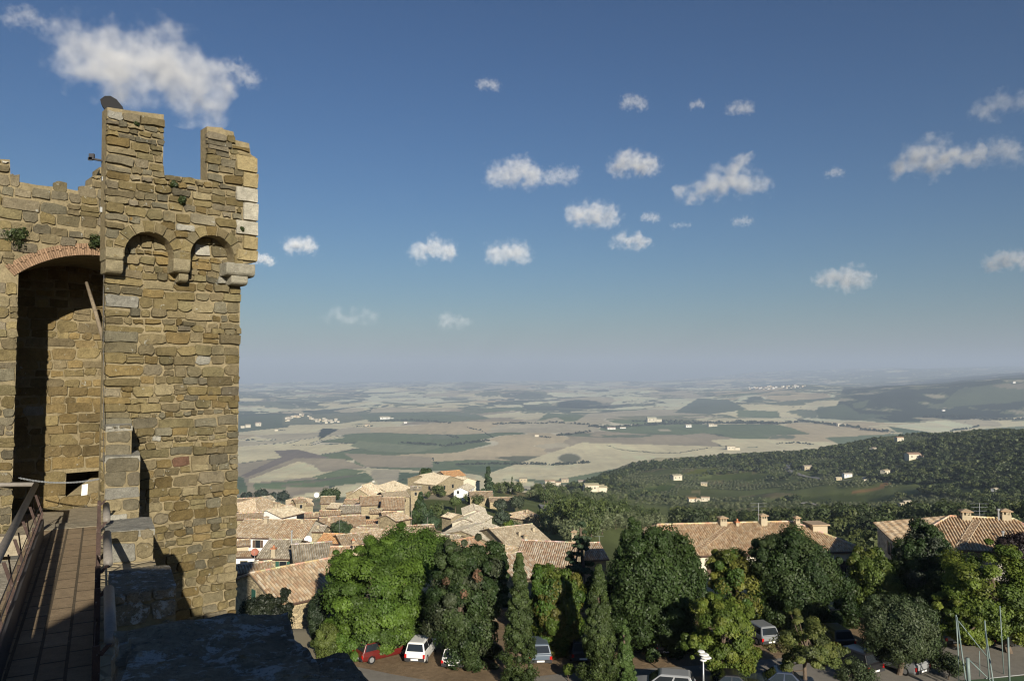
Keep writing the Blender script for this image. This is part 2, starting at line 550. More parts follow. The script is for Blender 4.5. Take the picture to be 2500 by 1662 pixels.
# continue the arch past its crown behind the tower
ux, uy, r_, t0, t1 = CA
t_end = math.pi - t0 if t0 < math.pi else t1
arcp = [(ux + r_ * math.cos(t0 + (max(t1 - .8, .2) - t0) * i / 22), uy + r_ * math.sin(t0 + (max(t1 - .8, .2) - t0) * i / 22)) for i in range(23)]
arcp = [p for p in arcp if p[0] < .62]
vfl = -3.6                                # floor of recess and walk
uJ = arcp[0][0]
top = [uw(-420, 436), uw(-420, 330), uw(-240, 340), uw(-240, 430), uw(-75, 436), uw(-75, 384), uw(24, 390), uw(26, 440), uw(90, 452), uw(150, 458), uw(188, 466), uw(224, 450), uw(226, 430), uw(243, 428), uw(243, 408), (.62, uw(243, 400)[1])]
wall_out = [(uw(-420, 900)[0], GROUND), (uJ, GROUND), (uJ, arcp[0][1])] + arcp[1:] + [(.62, arcp[-1][1])] + top[::-1]
wc = MB()
slab(TF, wc, wall_out, -1.1, NW)
wc.build('core', M['mortar'], recess)
wm = MB()
def brick_cut(v):
    rr = r_ + .31
    if v > uy + (arcp[0][1] - uy) * .9 - .1 and v < uy + rr:
        h = math.sqrt(max(rr * rr - (v - uy) ** 2, 0))
        return [(ux - h, ux + h)]
    return []
masonry(TF, wm, [wall_out], vfl - .5, top[1][1], NW, hr=(.17, .31), wr=(1.0, 2.1), pal=PAL_GREY + PAL_STONE + PAL_GREY, seed=31, cuts=brick_cut, over=.03)
wm.build('stonework', M['stone'], recess)
bm_ = MB(); rng = random.Random(4)
nb = 46
t_a, t_b = t0 + .04, t1 - .15
for i in range(nb):
    a, b = t_a + (t_b - t_a) * (i + .06) / nb, t_a + (t_b - t_a) * (i + .94) / nb
    split = rng.choice((.5, 1.0, 1.0)) if i % 2 else .62
    for (q0, q1) in ((0, split), (split, 1)):
        if q1 - q0 < .05: continue
        ra, rb = r_ + .30 * q0 + .006, r_ + .30 * q1 - .006
        pts = [(ux + ra * math.cos(a), uy + ra * math.sin(a)), (ux + rb * math.cos(a), uy + rb * math.sin(a)), (ux + rb * math.cos(b), uy + rb * math.sin(b)), (ux + ra * math.cos(b), uy + ra * math.sin(b))][::-1]
        f = rng.uniform(.8, 1.2)
        one_stone(TF, bm_, pts, NW, .035, (.25 * f, .165 * f, .105 * f), rng, inset=.006)
bm_.build('brick_arch', M['brick'], recess)
# vault, left reveal and back wall of the recess
NB = -3.0
vv = MB()
full = [(uJ, vfl - .6)] + arcp
for i in range(len(full) - 1):
    a, b = full[i], full[i + 1]
    vv.add([TF.w(*a, -1.1), TF.w(*b, -1.1), TF.w(*b, NB), TF.w(*a, NB)], [(0, 1, 2, 3)], (.3, .24, .15))
vv.build('vault', M['mortar'], recess)
hole = (TF.uv(160, 1214, NB), TF.uv(262, 1147, NB))
hu0, hu1, hv0, hv1 = hole[0][0], hole[1][0], hole[0][1], hole[1][1]
bw = MB()
bu0, bu1, bv0, bv1 = uJ - .6, .9, vfl - .8, uy + r_ + .3
for q in ([(bu0, hv1), (bu1, hv1), (bu1, bv1), (bu0, bv1)], [(bu0, bv0), (bu1, bv0), (bu1, hv0), (bu0, hv0)], [(bu0, hv0), (hu0, hv0), (hu0, hv1), (bu0, hv1)], [(hu1, hv0), (bu1, hv0), (bu1, hv1), (hu1, hv1)]):
    slab(TF, bw, q, NB - .3, NB)
bw.build('back_wall_core', M['mortar'], recess)
bs = MB()
masonry(TF, bs, [[(bu0, bv0), (bu1, bv0), (bu1, bv1), (bu0, bv1)]], vfl - .2, bv1, NB, hr=(.2, .34), wr=(1.1, 2.4), pal=PAL_WARM, seed=41, cuts=lambda v: [(hu0 - .02, hu1)] if hv0 < v < hv1 else [], prot=(.02, .05))
bs.build('back_wall_stonework', M['stone'], recess)
nm = MB()                                  # the low opening: a deep niche with a sloping sill
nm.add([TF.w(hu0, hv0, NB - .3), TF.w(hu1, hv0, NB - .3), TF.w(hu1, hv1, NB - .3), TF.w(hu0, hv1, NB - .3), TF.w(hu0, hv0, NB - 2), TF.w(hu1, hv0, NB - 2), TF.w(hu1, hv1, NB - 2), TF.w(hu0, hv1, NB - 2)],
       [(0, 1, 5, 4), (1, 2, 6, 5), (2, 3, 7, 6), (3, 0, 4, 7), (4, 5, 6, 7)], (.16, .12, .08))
nm.add([TF.w(hu0, hv0 + .01, NB - .02), TF.w(hu1, hv0 + .01, NB - .02), TF.w(hu1, hv0 + .5, NB - .9), TF.w(hu0 + .35, hv0 + .02, NB - .9)], [(0, 1, 2, 3)], (.4, .33, .2))
nm.build('niche', M['mortar'], recess)

# ---- wall walk, merlons and curtain wall; W measures outward from the rail, D along the walk
D = Vector((ray(250, EYE).x, 1.0, 0)).normalized()
Rr = Vector((D.y, -D.x, 0))
def wk(y, w, z):                           # y = depth into the picture on the rail line
    p = D * (y / D.y) + Rr * w; return Vector((p.x, p.y, z))
DZ = -3.55
WF = Frame((0, 0, 0), Rr, -D)              # faces looking back along the walk
YEND = 18.1

m_, nt, out = nmat('terracotta_paving')
P = N(nt, 'BsdfPrincipled'); P.inputs['Roughness'].default_value = .9; P.inputs['Specular IOR Level'].default_value = .2
geo = N(nt, 'NewGeometry'); mp = N(nt, 'Mapping'); mp.vector_type = 'TEXTURE'
mp.inputs['Rotation'].default_value = (0, 0, math.atan2(D.y, D.x))
nt.links.new(geo.outputs['Position'], mp.inputs['Vector'])
bt = N(nt, 'TexBrick'); bt.inputs['Scale'].default_value = 1.0
for k, v in (('Mortar Size', .02), ('Brick Width', .62), ('Row Height', .31)): bt.inputs[k].default_value = v
bt.inputs['Color1'].default_value = (.235, .175, .11, 1); bt.inputs['Color2'].default_value = (.275, .21, .135, 1); bt.inputs['Mortar'].default_value = (.10, .08, .055, 1)
nt.links.new(mp.outputs[0], bt.inputs['Vector'])
c = bt.outputs['Color']
for sc, am in ((1.2, .18), (7, .18), (45, .2)):
    f = maprange(nt, noise_out(nt, geo.outputs['Position'], sc, 5), .25, .75, 1 - am, 1 + am)
    cb = N(nt, 'CombineColor')
    for i in range(3): nt.links.new(f, cb.inputs[i])
    c = mixc(nt, 1.0, c, cb.outputs[0], 'MULTIPLY')
c = mixc(nt, maprange(nt, noise_out(nt, geo.outputs['Position'], 24, 3), .7, .74, 0, .7), c, (.5, .46, .38))
nt.links.new(c, P.inputs['Base Color'])
b = N(nt, 'Bump'); b.inputs['Distance'].default_value = .012; b.inputs['Strength'].default_value = .7
nt.links.new(mathn(nt, 'ADD', bt.outputs['Fac'], noise_out(nt, geo.outputs['Position'], 30, 4)), b.inputs['Height'])
b.invert = True
nt.links.new(b.outputs[0], P.inputs['Normal']); nt.links.new(P.outputs[0], out.inputs[0])
M['paving'] = m_

WL = -1.34
dk = MB()
dk.box(wk(1.0, WL, DZ - .35), D * ((YEND - 1.0) / D.y), Rr * (-WL + .02), (0, 0, .35), (.3, .2, .1))
tag(dk.build('wall_walk', M['paving']), kind='structure')
fl = MB()                                  # worn stone floor beyond the paving, running into the recess
a = wk(YEND, -4.4, 0); 
fl.box(wk(YEND, -4.2, DZ - .5), D * 6.0, Rr * 4.24, (0, 0, .44), (.3, .26, .19))
fl.box(wk(YEND + .03, WL, DZ - .06), D * .75, Rr * (-WL + .02), (0, 0, .065), (.26, .23, .17))
tag(fl.build('stone_floor', surf('worn_floor', None, .95, .1, var=((1.2, .25), (9, .25)), bump=((5, .06), (30, .02)))), kind='structure')
cy = MB()
cy.box(wk(-3, -14, DZ - .9), D * 24, Rr * 12.5, (0, 0, .3), (.36, .33, .27))
tag(cy.build('rough_terrace', surf('rough_terrace', None, .95, .1, var=((.8, .25), (5, .3), (30, .2)), bump=((3, .15), (14, .05)))), kind='structure')

# curtain wall under the walk
cw = MB()
cw.box(wk(-2.0, WL, GROUND - 1), D * ((19.2 + 2) / D.y), Rr * (.9 - WL), (0, 0, DZ - .36 - GROUND + 1), (.3, .25, .16))
cw.box(wk(-2.0, .025, DZ - .4), D * ((18.4 + 2) / D.y), Rr * .875, (0, 0, .62), (.3, .25, .16))
tag(cw.build('curtain_wall', M['rubble']), 'stone curtain wall that carries the paved walkway to the tower', 'wall')

def rough_block(mb, c0, ax, ay, az, amp, seg, seed, c, rnd=.0):
    """box with subdivided, uneven faces"""
    bm = bmesh.new()
    bmesh.ops.create_cube(bm, size=1.0)
    bmesh.ops.subdivide_edges(bm, edges=bm.edges[:], cuts=seg, use_grid_fill=True)
    from mathutils import noise as mn
    V = []
    ax, ay, az = Vector(ax), Vector(ay), Vector(az)
    for v in bm.verts:
        q = v.co.copy()
        if rnd:
            s = q.normalized() * .62
            e = sum(abs(t) > .44 for t in q) 
            if e >= 2: q = q.lerp(q * .95, rnd)
        p = Vector(c0) + ax * q.x + ay * q.y + az * q.z
        n = mn.noise_vector(p * 1.9 + Vector((seed, 0, 0))) * amp + mn.noise_vector(p * 5.5 + Vector((0, seed, 0))) * amp * .55 + mn.noise_vector(p * 15) * amp * .25
        V.append(p + n)
    Fc = [[v.index for v in f.verts] for f in bm.faces]
    if ax.cross(ay).dot(az) < 0: Fc = [f[::-1] for f in Fc]
    mb.add(V, Fc, c); bm.free()

def merlon(label, tiers, y0, y1, seed, mat='stone', pal=PAL_GREY):
    """tiers: (w0, w1, ztop) from the outside in; y0..y1 depth range; stone faces toward the camera"""
    t = thing('merlon', label, 'merlon', wk((y0 + y1) / 2, .45, DZ))
    cm = MB(); st = MB()
    zb = DZ - .45
    for (w0, w1, zt, ya, yb) in tiers:
        L = D * ((yb - ya) / D.y)
        cm.box(wk(ya, w0, zb), L, Rr * (w1 - w0), (0, 0, zt - zb - .03), (.33, .28, .19))
        fr = Frame(wk(ya, 0, 0), Rr, -D)
        masonry(fr, st, [[(w0, zb), (w1, zb), (w1, zt), (w0, zt)]], zb, zt, 0, hr=(.24, .36), wr=(1.2, 2.2), pal=pal, seed=seed, prot=(.02, .05), over=.015)
        rough_block(st, (wk(ya, w0, zt - .05) + wk(yb, w1, zt - .05)) / 2, Rr * (w1 - w0 + .02), L, (0, 0, .12), .02, 8, seed, (.27, .26, .22))
    cm.build('core', M['mortar'], t); st.build('stonework', M[mat], t)
    return t

def wz(px, py, y):                         # W and z of a photo point at depth y on the rail line
    p = at(px, py, y); q = D * (y / D.y); d = p - q
    # slide along the walk so the point keeps its pixel
    for _ in range(6):
        w = (p - Vector((0, 0, p.z))).dot(Rr); s = (p).dot(D) - y / D.y
        yy = p.y - s * D.y; p = at(px, py, yy)
    return p.dot(Rr), p.z
w1, z1 = wz(322, 1040, 17.6); w2, z2 = wz(342, 1112, 17.3)
merlon('stepped pale grey merlon against the foot of the tower flank', [(.1, w1, z1, 17.6, 18.6), (.1, w2, z2, 17.2, 18.4)], 17.2, 18.6, 51)
w3, z3 = wz(374, 1288, 13.6)
merlon('sunlit squat merlon of two pale blocks behind the shaded one', [(.12, w3, z3, 13.5, 14.6)], 13.5, 14.6, 52)
w4, z4 = wz(428, 1428, 9.7)
merlon('grey merlon wholly in shade, next beyond the foreground parapet block', [(.14, w4, z4, 9.6, 10.7)], 9.6, 10.7, 53, mat='lichen_stone')

# the big lichen-covered block in front of the camera
fb = MB()
pa = atz(288, 1560, -1.03); pb = atz(720, 1508, -1.03)
ex = (pb - pa); ex.z = 0
ey = Vector((ex.y, -ex.x, 0)).normalized() * 1.15
rough_block(fb, pa + ex * .5 + ey * .5 + Vector((0, 0, -.71)), ex * 1.0, ey, (0, 0, 1.5), .045, 60, 7, (.2, .19, .17), rnd=.5)
q = pa + ex * 1.13 + ey * .66 + Vector((0, 0, -.84))
rough_block(fb, q, ex * .40, ey * 1.0, (0, 0, 1.5), .04, 30, 9, (.2, .19, .17), rnd=1.0)
rough_block(fb, pa + ex * .10 + ey * .62 + Vector((0, 0, -.80)), ex * .16, ey * .9, (0, 0, 1.5), .03, 24, 12, (.2, .19, .17), rnd=1.0)
tag(fb.build('parapet_block', M['lichen_stone'], smooth=True), 'large shaded parapet block crusted with pale lichen in the foreground', 'parapet')

# unseen stepped block added behind the camera to shade the walk's near end
kp = MB()
kp.box((-3.4, -5.5, GROUND), (2.15, 0, 0), (0, 2.6, 0), (0, 0, 21.38), (.3, .25, .16))
kp.box((-1.25, -5.5, GROUND), (2.95, 0, 0), (0, 2.6, 0), (0, 0, 22.6), (.3, .25, .16))
SHADE_BLOCK = tag(kp.build('keep', M['rubble']), 'unseen stone block added behind the camera to shade the walkway', 'tower')

# ---- railings
lr = thing('railing', 'rusty iron railing with thick pipe handrail along the left of the walkway', 'railing', wk(17.3, WL, DZ))
def hz(y): return -2.5
hr_ = MB()
ph = [at(0, 1345, 10.8), atz(88, 1182, -2.5)]
dirh = (ph[1] - ph[0]); dirh.z = 0; dirh.normalize()
pEnd = ph[1]
pNear = pEnd - dirh * 15.0
hr_.tube([pNear, pEnd], .06, 12)
hr_.tube([pEnd, pEnd + Vector((-4, -.15, 0))], .05, 10)
hr_.build('handrail', M['pipe'], lr, smooth=True)
for i in range(9):
    pp = pEnd - dirh * (.15 + 1.75 * i)
    pm_ = MB()
    base = Vector((pp.x, pp.y, DZ - .55)); sh = -Rr * .0
    pm_.box(base + Vector((-.05, -.012, 0)) + Rr * .10, Rr * .10, D * .025, (0, 0, .95), (.2, .1, .06))
    pm_.box(base + Rr * .12 + Vector((0, 0, .93)), Rr * .05, D * .02, -Rr * .14 + Vector((0, 0, .45)) + D * .0, (.2, .1, .06))
    pm_.tube([pp + Rr * .06 + Vector((0, 0, -.12)), base + Rr * .1 + D * .75 + Vector((0, 0, .62))], .012, 5)
    pm_.build('post', M['rust'], lr)
kb = MB()
kb.box(pEnd - dirh * 15 + Rr * .16 + Vector((0, 0, DZ - .5 - pEnd.z)), dirh * 14.0, Rr * .06, (0, 0, .5 + .42), (.05, .045, .04))
kb.build('kick_plate', M['darkmetal'], lr)
wr = MB()
for dz in (-.32, -.55):
    wr.tube([pNear + Rr * .14 + Vector((0, 0, dz)), pEnd + Rr * .14 + Vector((0, 0, dz))], .008, 5)
wr.build('wire', M['darkmetal'], lr)

rr_ = thing('railing', 'rusty railing in broken lengths between the merlons, seen end on', 'railing', wk(12, .02, DZ))
pp = MB()
for (ya, yb) in ((15.6, 14.0), (12.8, 10.8), (9.5, 7.7), (6.4, 5.0)):
    s = MB(); s.tube([wk(ya, .13, -2.65), wk(yb, .13, -2.65)], .06, 14)
    s.build('handrail', M['pipe'], rr_, smooth=True)
for y in (16.2, 13.8, 12.9, 10.7, 9.6, 7.6, 5.2):
    s = MB(); s.box(wk(y, -.03, DZ - .1), Rr * .07, D * .03, (0, 0, 1.0), (.2, .1, .06))
    s.box(wk(y, .01, DZ + .8), Rr * .05, D * .03, Rr * .08 + Vector((0, 0, .1)), (.2, .1, .06))
    s.build('post', M['rust'], rr_)
s = MB()
for dz in (.25, .5): s.box(wk(5, -.02, DZ + dz), D * 12.3, Rr * .012, (0, 0, .05), (.2, .1, .06))
s.build('rail_bar', M['rust'], rr_)

# ---- chain with a small white plate across the recess
ch = thing('barrier_chain', 'sagging steel chain with a white plate hung across the recess', 'chain', TF.w(-1.2, vfl, NW - .2))
a, b = at(46, 1166, 18.0), at(246, 1168, 18.6)
lk = MB(); nL = 56
prev = None
for i in range(nL + 1):
    t = i / nL; p = a.lerp(b, t); p.z -= .17 * 4 * t * (1 - t) * .62
    if prev is not None:
        d = (p - prev).normalized(); side = d.cross(Vector((0, 0, 1))) if i % 2 else Vector((0, 0, 1)) * 1.0
        side = side.normalized() * .014
        lk.tube([prev - d * .01 + side, p + d * .01 + side], .006, 4); lk.tube([prev - d * .01 - side, p + d * .01 - side], .006, 4)
    prev = p
lk.build('links', M['steel'], ch)
pl = MB(); c0 = a.lerp(b, .8) + Vector((0, 0, -.26))
pl.box(c0 + UD * -.07 + Vector((0, 0, -.14)), UD * .13 + Vector((0, 0, .01)), ND * .006, (.012, 0, .26), (.6, .6, .6))
pl.build('plate', M['white'], ch)

# pole leaning in the recess
po = MB(); a, b = at(211, 690, 19.6), at(252, 830, 18.75)
po.tube([a, a.lerp(b, .5) + Vector((.01, 0, .01)), b], [.042, .05, .046], 9)
tag(po.build('leaning_pole', M['wood'], smooth=True), 'weathered wooden pole leaning inside the arched recess', 'pole')

# lamp on the merlon, bracket and cable at the tower's left edge
lt = thing('floodlight', 'grey curved floodlight head behind the top of the tower', 'lamp', TF.w(.1, up(262, 262)[1], -.2))
hd = MB()
p0 = at(246, 247, 18.75); p1 = at(262, 240, 18.9); p2 = at(300, 268, 19.3)
prof = [(0, 0), (.10, .10), (.22, .12), (.36, .05), (.50, -.12), (.54, -.26)]
ax_ = Vector((.9, .35, 0)).normalized(); ay_ = Vector((-.35, .9, 0)).normalized()
V = []
for s_ in (-.12, .12):
    for (x, z) in prof: V.append(p0 + ax_ * x + ay_ * s_ + Vector((0, 0, z)))
    for (x, z) in ((.50, -.34), (.40, -.40), (.30, -.40), (.20, -.34), (.10, -.22), (.02, -.10)): V.append(p0 + ax_ * x + ay_ * s_ + Vector((0, 0, z)))
k = 12
hd.add(V, [tuple(range(k)), tuple(range(2 * k - 1, k - 1, -1))] + [((i + 1) % k, i, i + k, (i + 1) % k + k) for i in range(k)], (.06, .06, .06))
hd.build('lamp_head', surf('lamp_housing', (.03, .03, .032), .95, .04), lt)
st_ = MB(); st_.tube([p0 + ax_ * .42 + Vector((0, 0, -.1)), p0 + ax_ * .42 + Vector((0, 0, -1.3))], .03, 8); st_.build('stem', M['darkmetal'], lt)
br = MB(); a = at(258, 394, 18.35); b = at(224, 388, 18.2)
br.tube([a, b], .028, 8); br.cbox(b + Vector((0, 0, .05)), (.12, .06, .14)); br.cbox(b + Vector((-.03, 0, .0)), (.1, .06, .07))
tag(br.build('iron_bracket', M['darkmetal']), 'short dark iron bracket sticking out of the tower left edge', 'bracket')
cb_ = MB(); pts = [at(253, y, 18.32) + Vector((.01 * math.sin(y * .05), 0, 0)) for y in range(440, 1180, 30)]
cb_.tube(pts, .008, 6); cb_.build('cable', M['darkmetal'], None)
cab = bpy.data.objects['cable']; tag(cab, 'thin cable running down the left edge of the tower', 'cable')
for (px, py, hh, lb) in ((252, 437, .10, 'upper white cable box beside the tower edge'), (247, 512, .12, 'lower white cable box beside the tower edge')):
    jb = MB(); jb.cbox(at(px, py, 18.3), (.06, .05, hh), rz=.74); tag(jb.build('junction_box', M['steel']), lb, 'box')
# ------------------------------------------------------------------ terrain
NEAR = [(30, -20), (62, -20)]
COLS = {   # photo column: (depth, height) down the view
 -900: NEAR + [(70, -24), (110, -30), (270, -52), (430, -80), (700, -200), (1500, -330), (2300, -400), (4000, -400), (8000, -400), (13000, -385), (18000, -350), (30000, -330), (42000, -330)],
 560: NEAR + [(66, -26), (80, -28), (110, -31), (165, -41), (210, -47), (270, -55), (330, -61), (380, -70), (430, -90), (700, -210), (1500, -340), (2300, -400), (4000, -400), (8000, -400), (13000, -395), (18000, -385), (25000, -385), (31000, -395), (42000, -560)],
 800: NEAR + [(66, -25), (80, -28), (110, -32), (165, -42), (210, -47), (270, -55), (340, -62), (400, -72), (460, -95), (700, -210), (1500, -340), (2300, -400), (4000, -400), (8000, -400), (13000, -395), (18000, -385), (25000, -385), (31000, -390), (42000, -560)],
 1050: NEAR + [(66, -23), (80, -27), (110, -33), (165, -44), (210, -50), (270, -57), (350, -60), (440, -60), (500, -72), (620, -110), (1000, -250), (2300, -395), (4000, -400), (8000, -400), (13000, -390), (18000, -385), (25000, -380), (32000, -380), (42000, -560)],
 1180: NEAR + [(68, -23), (80, -27), (110, -33), (170, -43), (220, -50), (300, -57), (370, -62), (460, -70), (560, -88), (700, -118), (900, -180), (1300, -280), (2300, -395), (4000, -400), (8000, -400), (13000, -390), (18000, -385), (25000, -375), (32000, -370), (42000, -560)],
 1320: NEAR + [(68, -23), (90, -29), (150, -41), (210, -49), (300, -59), (380, -67), (460, -77), (560, -91), (700, -111), (940, -144), (1200, -220), (2000, -370), (2700, -400), (4000, -400), (8000, -400), (13000, -390), (18000, -380), (25000, -370), (32000, -350), (42000, -540)],
 1500: NEAR + [(68, -23), (90, -28), (200, -46), (300, -63), (450, -87), (600, -111), (900, -156), (1200, -196), (1600, -236), (1900, -250), (2050, -258), (2600, -370), (3100, -400), (4000, -400), (8000, -400), (12000, -380), (18000, -375), (25000, -360), (33000, -310), (42000, -500)],
 1700: NEAR + [(70, -22), (90, -28), (150, -42), (300, -66), (450, -90), (700, -131), (1000, -176), (1400, -226), (1800, -258), (2100, -264), (2300, -258), (2900, -380), (3400, -400), (8000, -400), (11000, -350), (14000, -320), (20000, -330), (34000, -200), (42000, -400)],
 1950: NEAR + [(70, -22), (90, -27), (150, -40), (300, -63), (450, -88), (800, -146), (1200, -196), (1600, -226), (2000, -238), (2300, -232), (2900, -360), (3600, -400), (7000, -400), (9000, -310), (11000, -225), (12500, -215), (14500, -330), (22000, -200), (34000, 60), (42000, -200)],
 2200: NEAR + [(70, -22), (90, -26), (150, -37), (300, -58), (500, -91), (800, -136), (1100, -160), (1400, -170), (1700, -165), (1850, -156), (2400, -300), (3200, -400), (5500, -400), (7000, -330), (8500, -165), (9500, -120), (12000, -300), (20000, -100), (34000, 240), (42000, 0)],
 2500: NEAR + [(70, -22), (90, -26), (150, -36), (300, -55), (500, -86), (700, -105), (900, -112), (1150, -105), (1320, -98), (1750, -210), (3000, -400), (4500, -400), (5500, -380), (6500, -300), (7500, -150), (8500, -15), (10000, -60), (20000, 0), (34000, 330), (42000, 100)],
 3300: NEAR + [(70, -22), (90, -26), (300, -52), (600, -86), (900, -80), (1150, -60), (1400, -70), (2000, -250), (3500, -400), (5000, -380), (7000, -200), (8500, 20), (12000, 0), (34000, 350), (42000, 100)],
}
# the wooded hillside on the right: its crest swings gently nearer and higher towards the right edge
_fy = np.geomspace(4600, 42000, 40); _fk = sorted(COLS)
_ft = np.array([np.interp(np.log(_fy), np.log([p[0] for p in COLS[k]]), [p[1] for p in COLS[k]]) for k in _fk])
_cp = [1400, 1500, 1640, 1800, 1950, 2100, 2250, 2400, 2500, 3000, 3400]
_cy = [1250, 1700, 2000, 2000, 1900, 1750, 1600, 1450, 1330, 1100, 1000]
_cz = [1186, 1150, 1123, 1113, 1101, 1084, 1069, 1059, 1053, 1030, 1020]
for k in [k for k in COLS if k > 1330]: del COLS[k]
for px in range(1400, 3450, 70):
    Yc = float(np.interp(px, _cp, _cy)); pc = float(np.interp(px, _cp, _cz))
    nodes = NEAR + [(70, -22.5), (90, -27), (150, -39)]
    for f, y in ((.2, 1272), (.35, 1250), (.5, 1226), (.7, 1226 + (pc - 1226) * .55), (.85, 1226 + (pc - 1226) * .86), (1.0, pc)):
        Y = max(f * Yc, 165 + 100 * f); nodes.append((Y, -(y - EYE) / FOC * Y))
    zc = nodes[-1][1]
    nodes += [(Yc * 1.12, zc - 18), (Yc * 1.35, zc + (-400 - zc) * .6), (Yc * 1.65, -398), (max(Yc * 2, 3600), -400)]
    for j, Y in enumerate(_fy): nodes.append((Y, float(np.interp(px, _fk, _ft[:, j]))))
    COLS[px] = nodes
ck = np.array(sorted(COLS)); 
LY = np.log(np.geomspace(30, 42000, 600))
CT_ = np.array([np.interp(LY, np.log([p[0] for p in COLS[k]]), [p[1] for p in COLS[k]]) for k in ck])
ker = np.exp(-0.5 * (np.arange(-7, 8) / 3.2) ** 2); ker /= ker.sum()
for i in range(len(CT_)):
    e = np.pad(CT_[i], 7, mode='edge'); sm_ = np.convolve(e, ker, 'valid')
    wgt = np.clip((LY - math.log(74)) / .3, 0, 1)
    CT_[i] = CT_[i] * (1 - wgt) + sm_ * wgt

def _smooth_cols(px):
    j = np.clip(np.searchsorted(ck, px) - 1, 0, len(ck) - 2)
    t = np.clip((px - ck[j]) / (ck[j + 1] - ck[j]), 0, 1)
    return j, t * t * (3 - 2 * t) * .5 + t * .5

def H(x, y):
    x = np.asarray(x, float); y = np.maximum(np.asarray(y, float), 30.0)
    px = CX + FOC * x / y
    j, t = _smooth_cols(px)
    f = np.clip((np.log(y) - LY[0]) / (LY[1] - LY[0]), 0, len(LY) - 1.001); i = f.astype(int); f = f - i
    a = CT_[j, i] * (1 - f) + CT_[j, i + 1] * f
    b = CT_[j + 1, i] * (1 - f) + CT_[j + 1, i + 1] * f
    z = a * (1 - t) + b * t
    near = np.clip((y - 110) / 300, 0, 1); far = np.clip((y - 2600) / 900, 0, 1)
    # rolling clay hills of the valley, finer folds nearer by
    vis = far * np.clip((y / 9000) ** .5, 0, 1.3)
    roll = (fbm(x / 1300, y / 1300, 3, 3) - .5) * 80 + (fbm(x / 640, y / 800, 5, 2) - .5) * 32
    roll = roll + (fbm(x / 2600, y / 3000, 9, 3) - .5) * (70 + 60 * np.clip((y - 7000) / 6000, 0, 1))
    hills = np.clip((y - 17000) / 9000, 0, 1) * (fbm(x / 4500, y / 6000, 13, 4) - .5) * 170
    mid = near * (1 - far) * ((fbm(x / 190, y / 190, 21, 3) - .5) * .036 * np.minimum(y, 900))
    return z + roll * vis + hills + mid

def hit(px, py, y0=60, y1=40000):
    """first point of the ground seen at a photo pixel"""
    ys = np.geomspace(y0, y1, 1600); d = ray(px, py)
    xs = d.x / d.y * ys; zs = d.z / d.y * ys
    g = H(xs, ys); k = np.argmax(zs < g)
    if not (zs < g).any(): k = len(ys) - 1
    return Vector((xs[k], ys[k], g[k]))

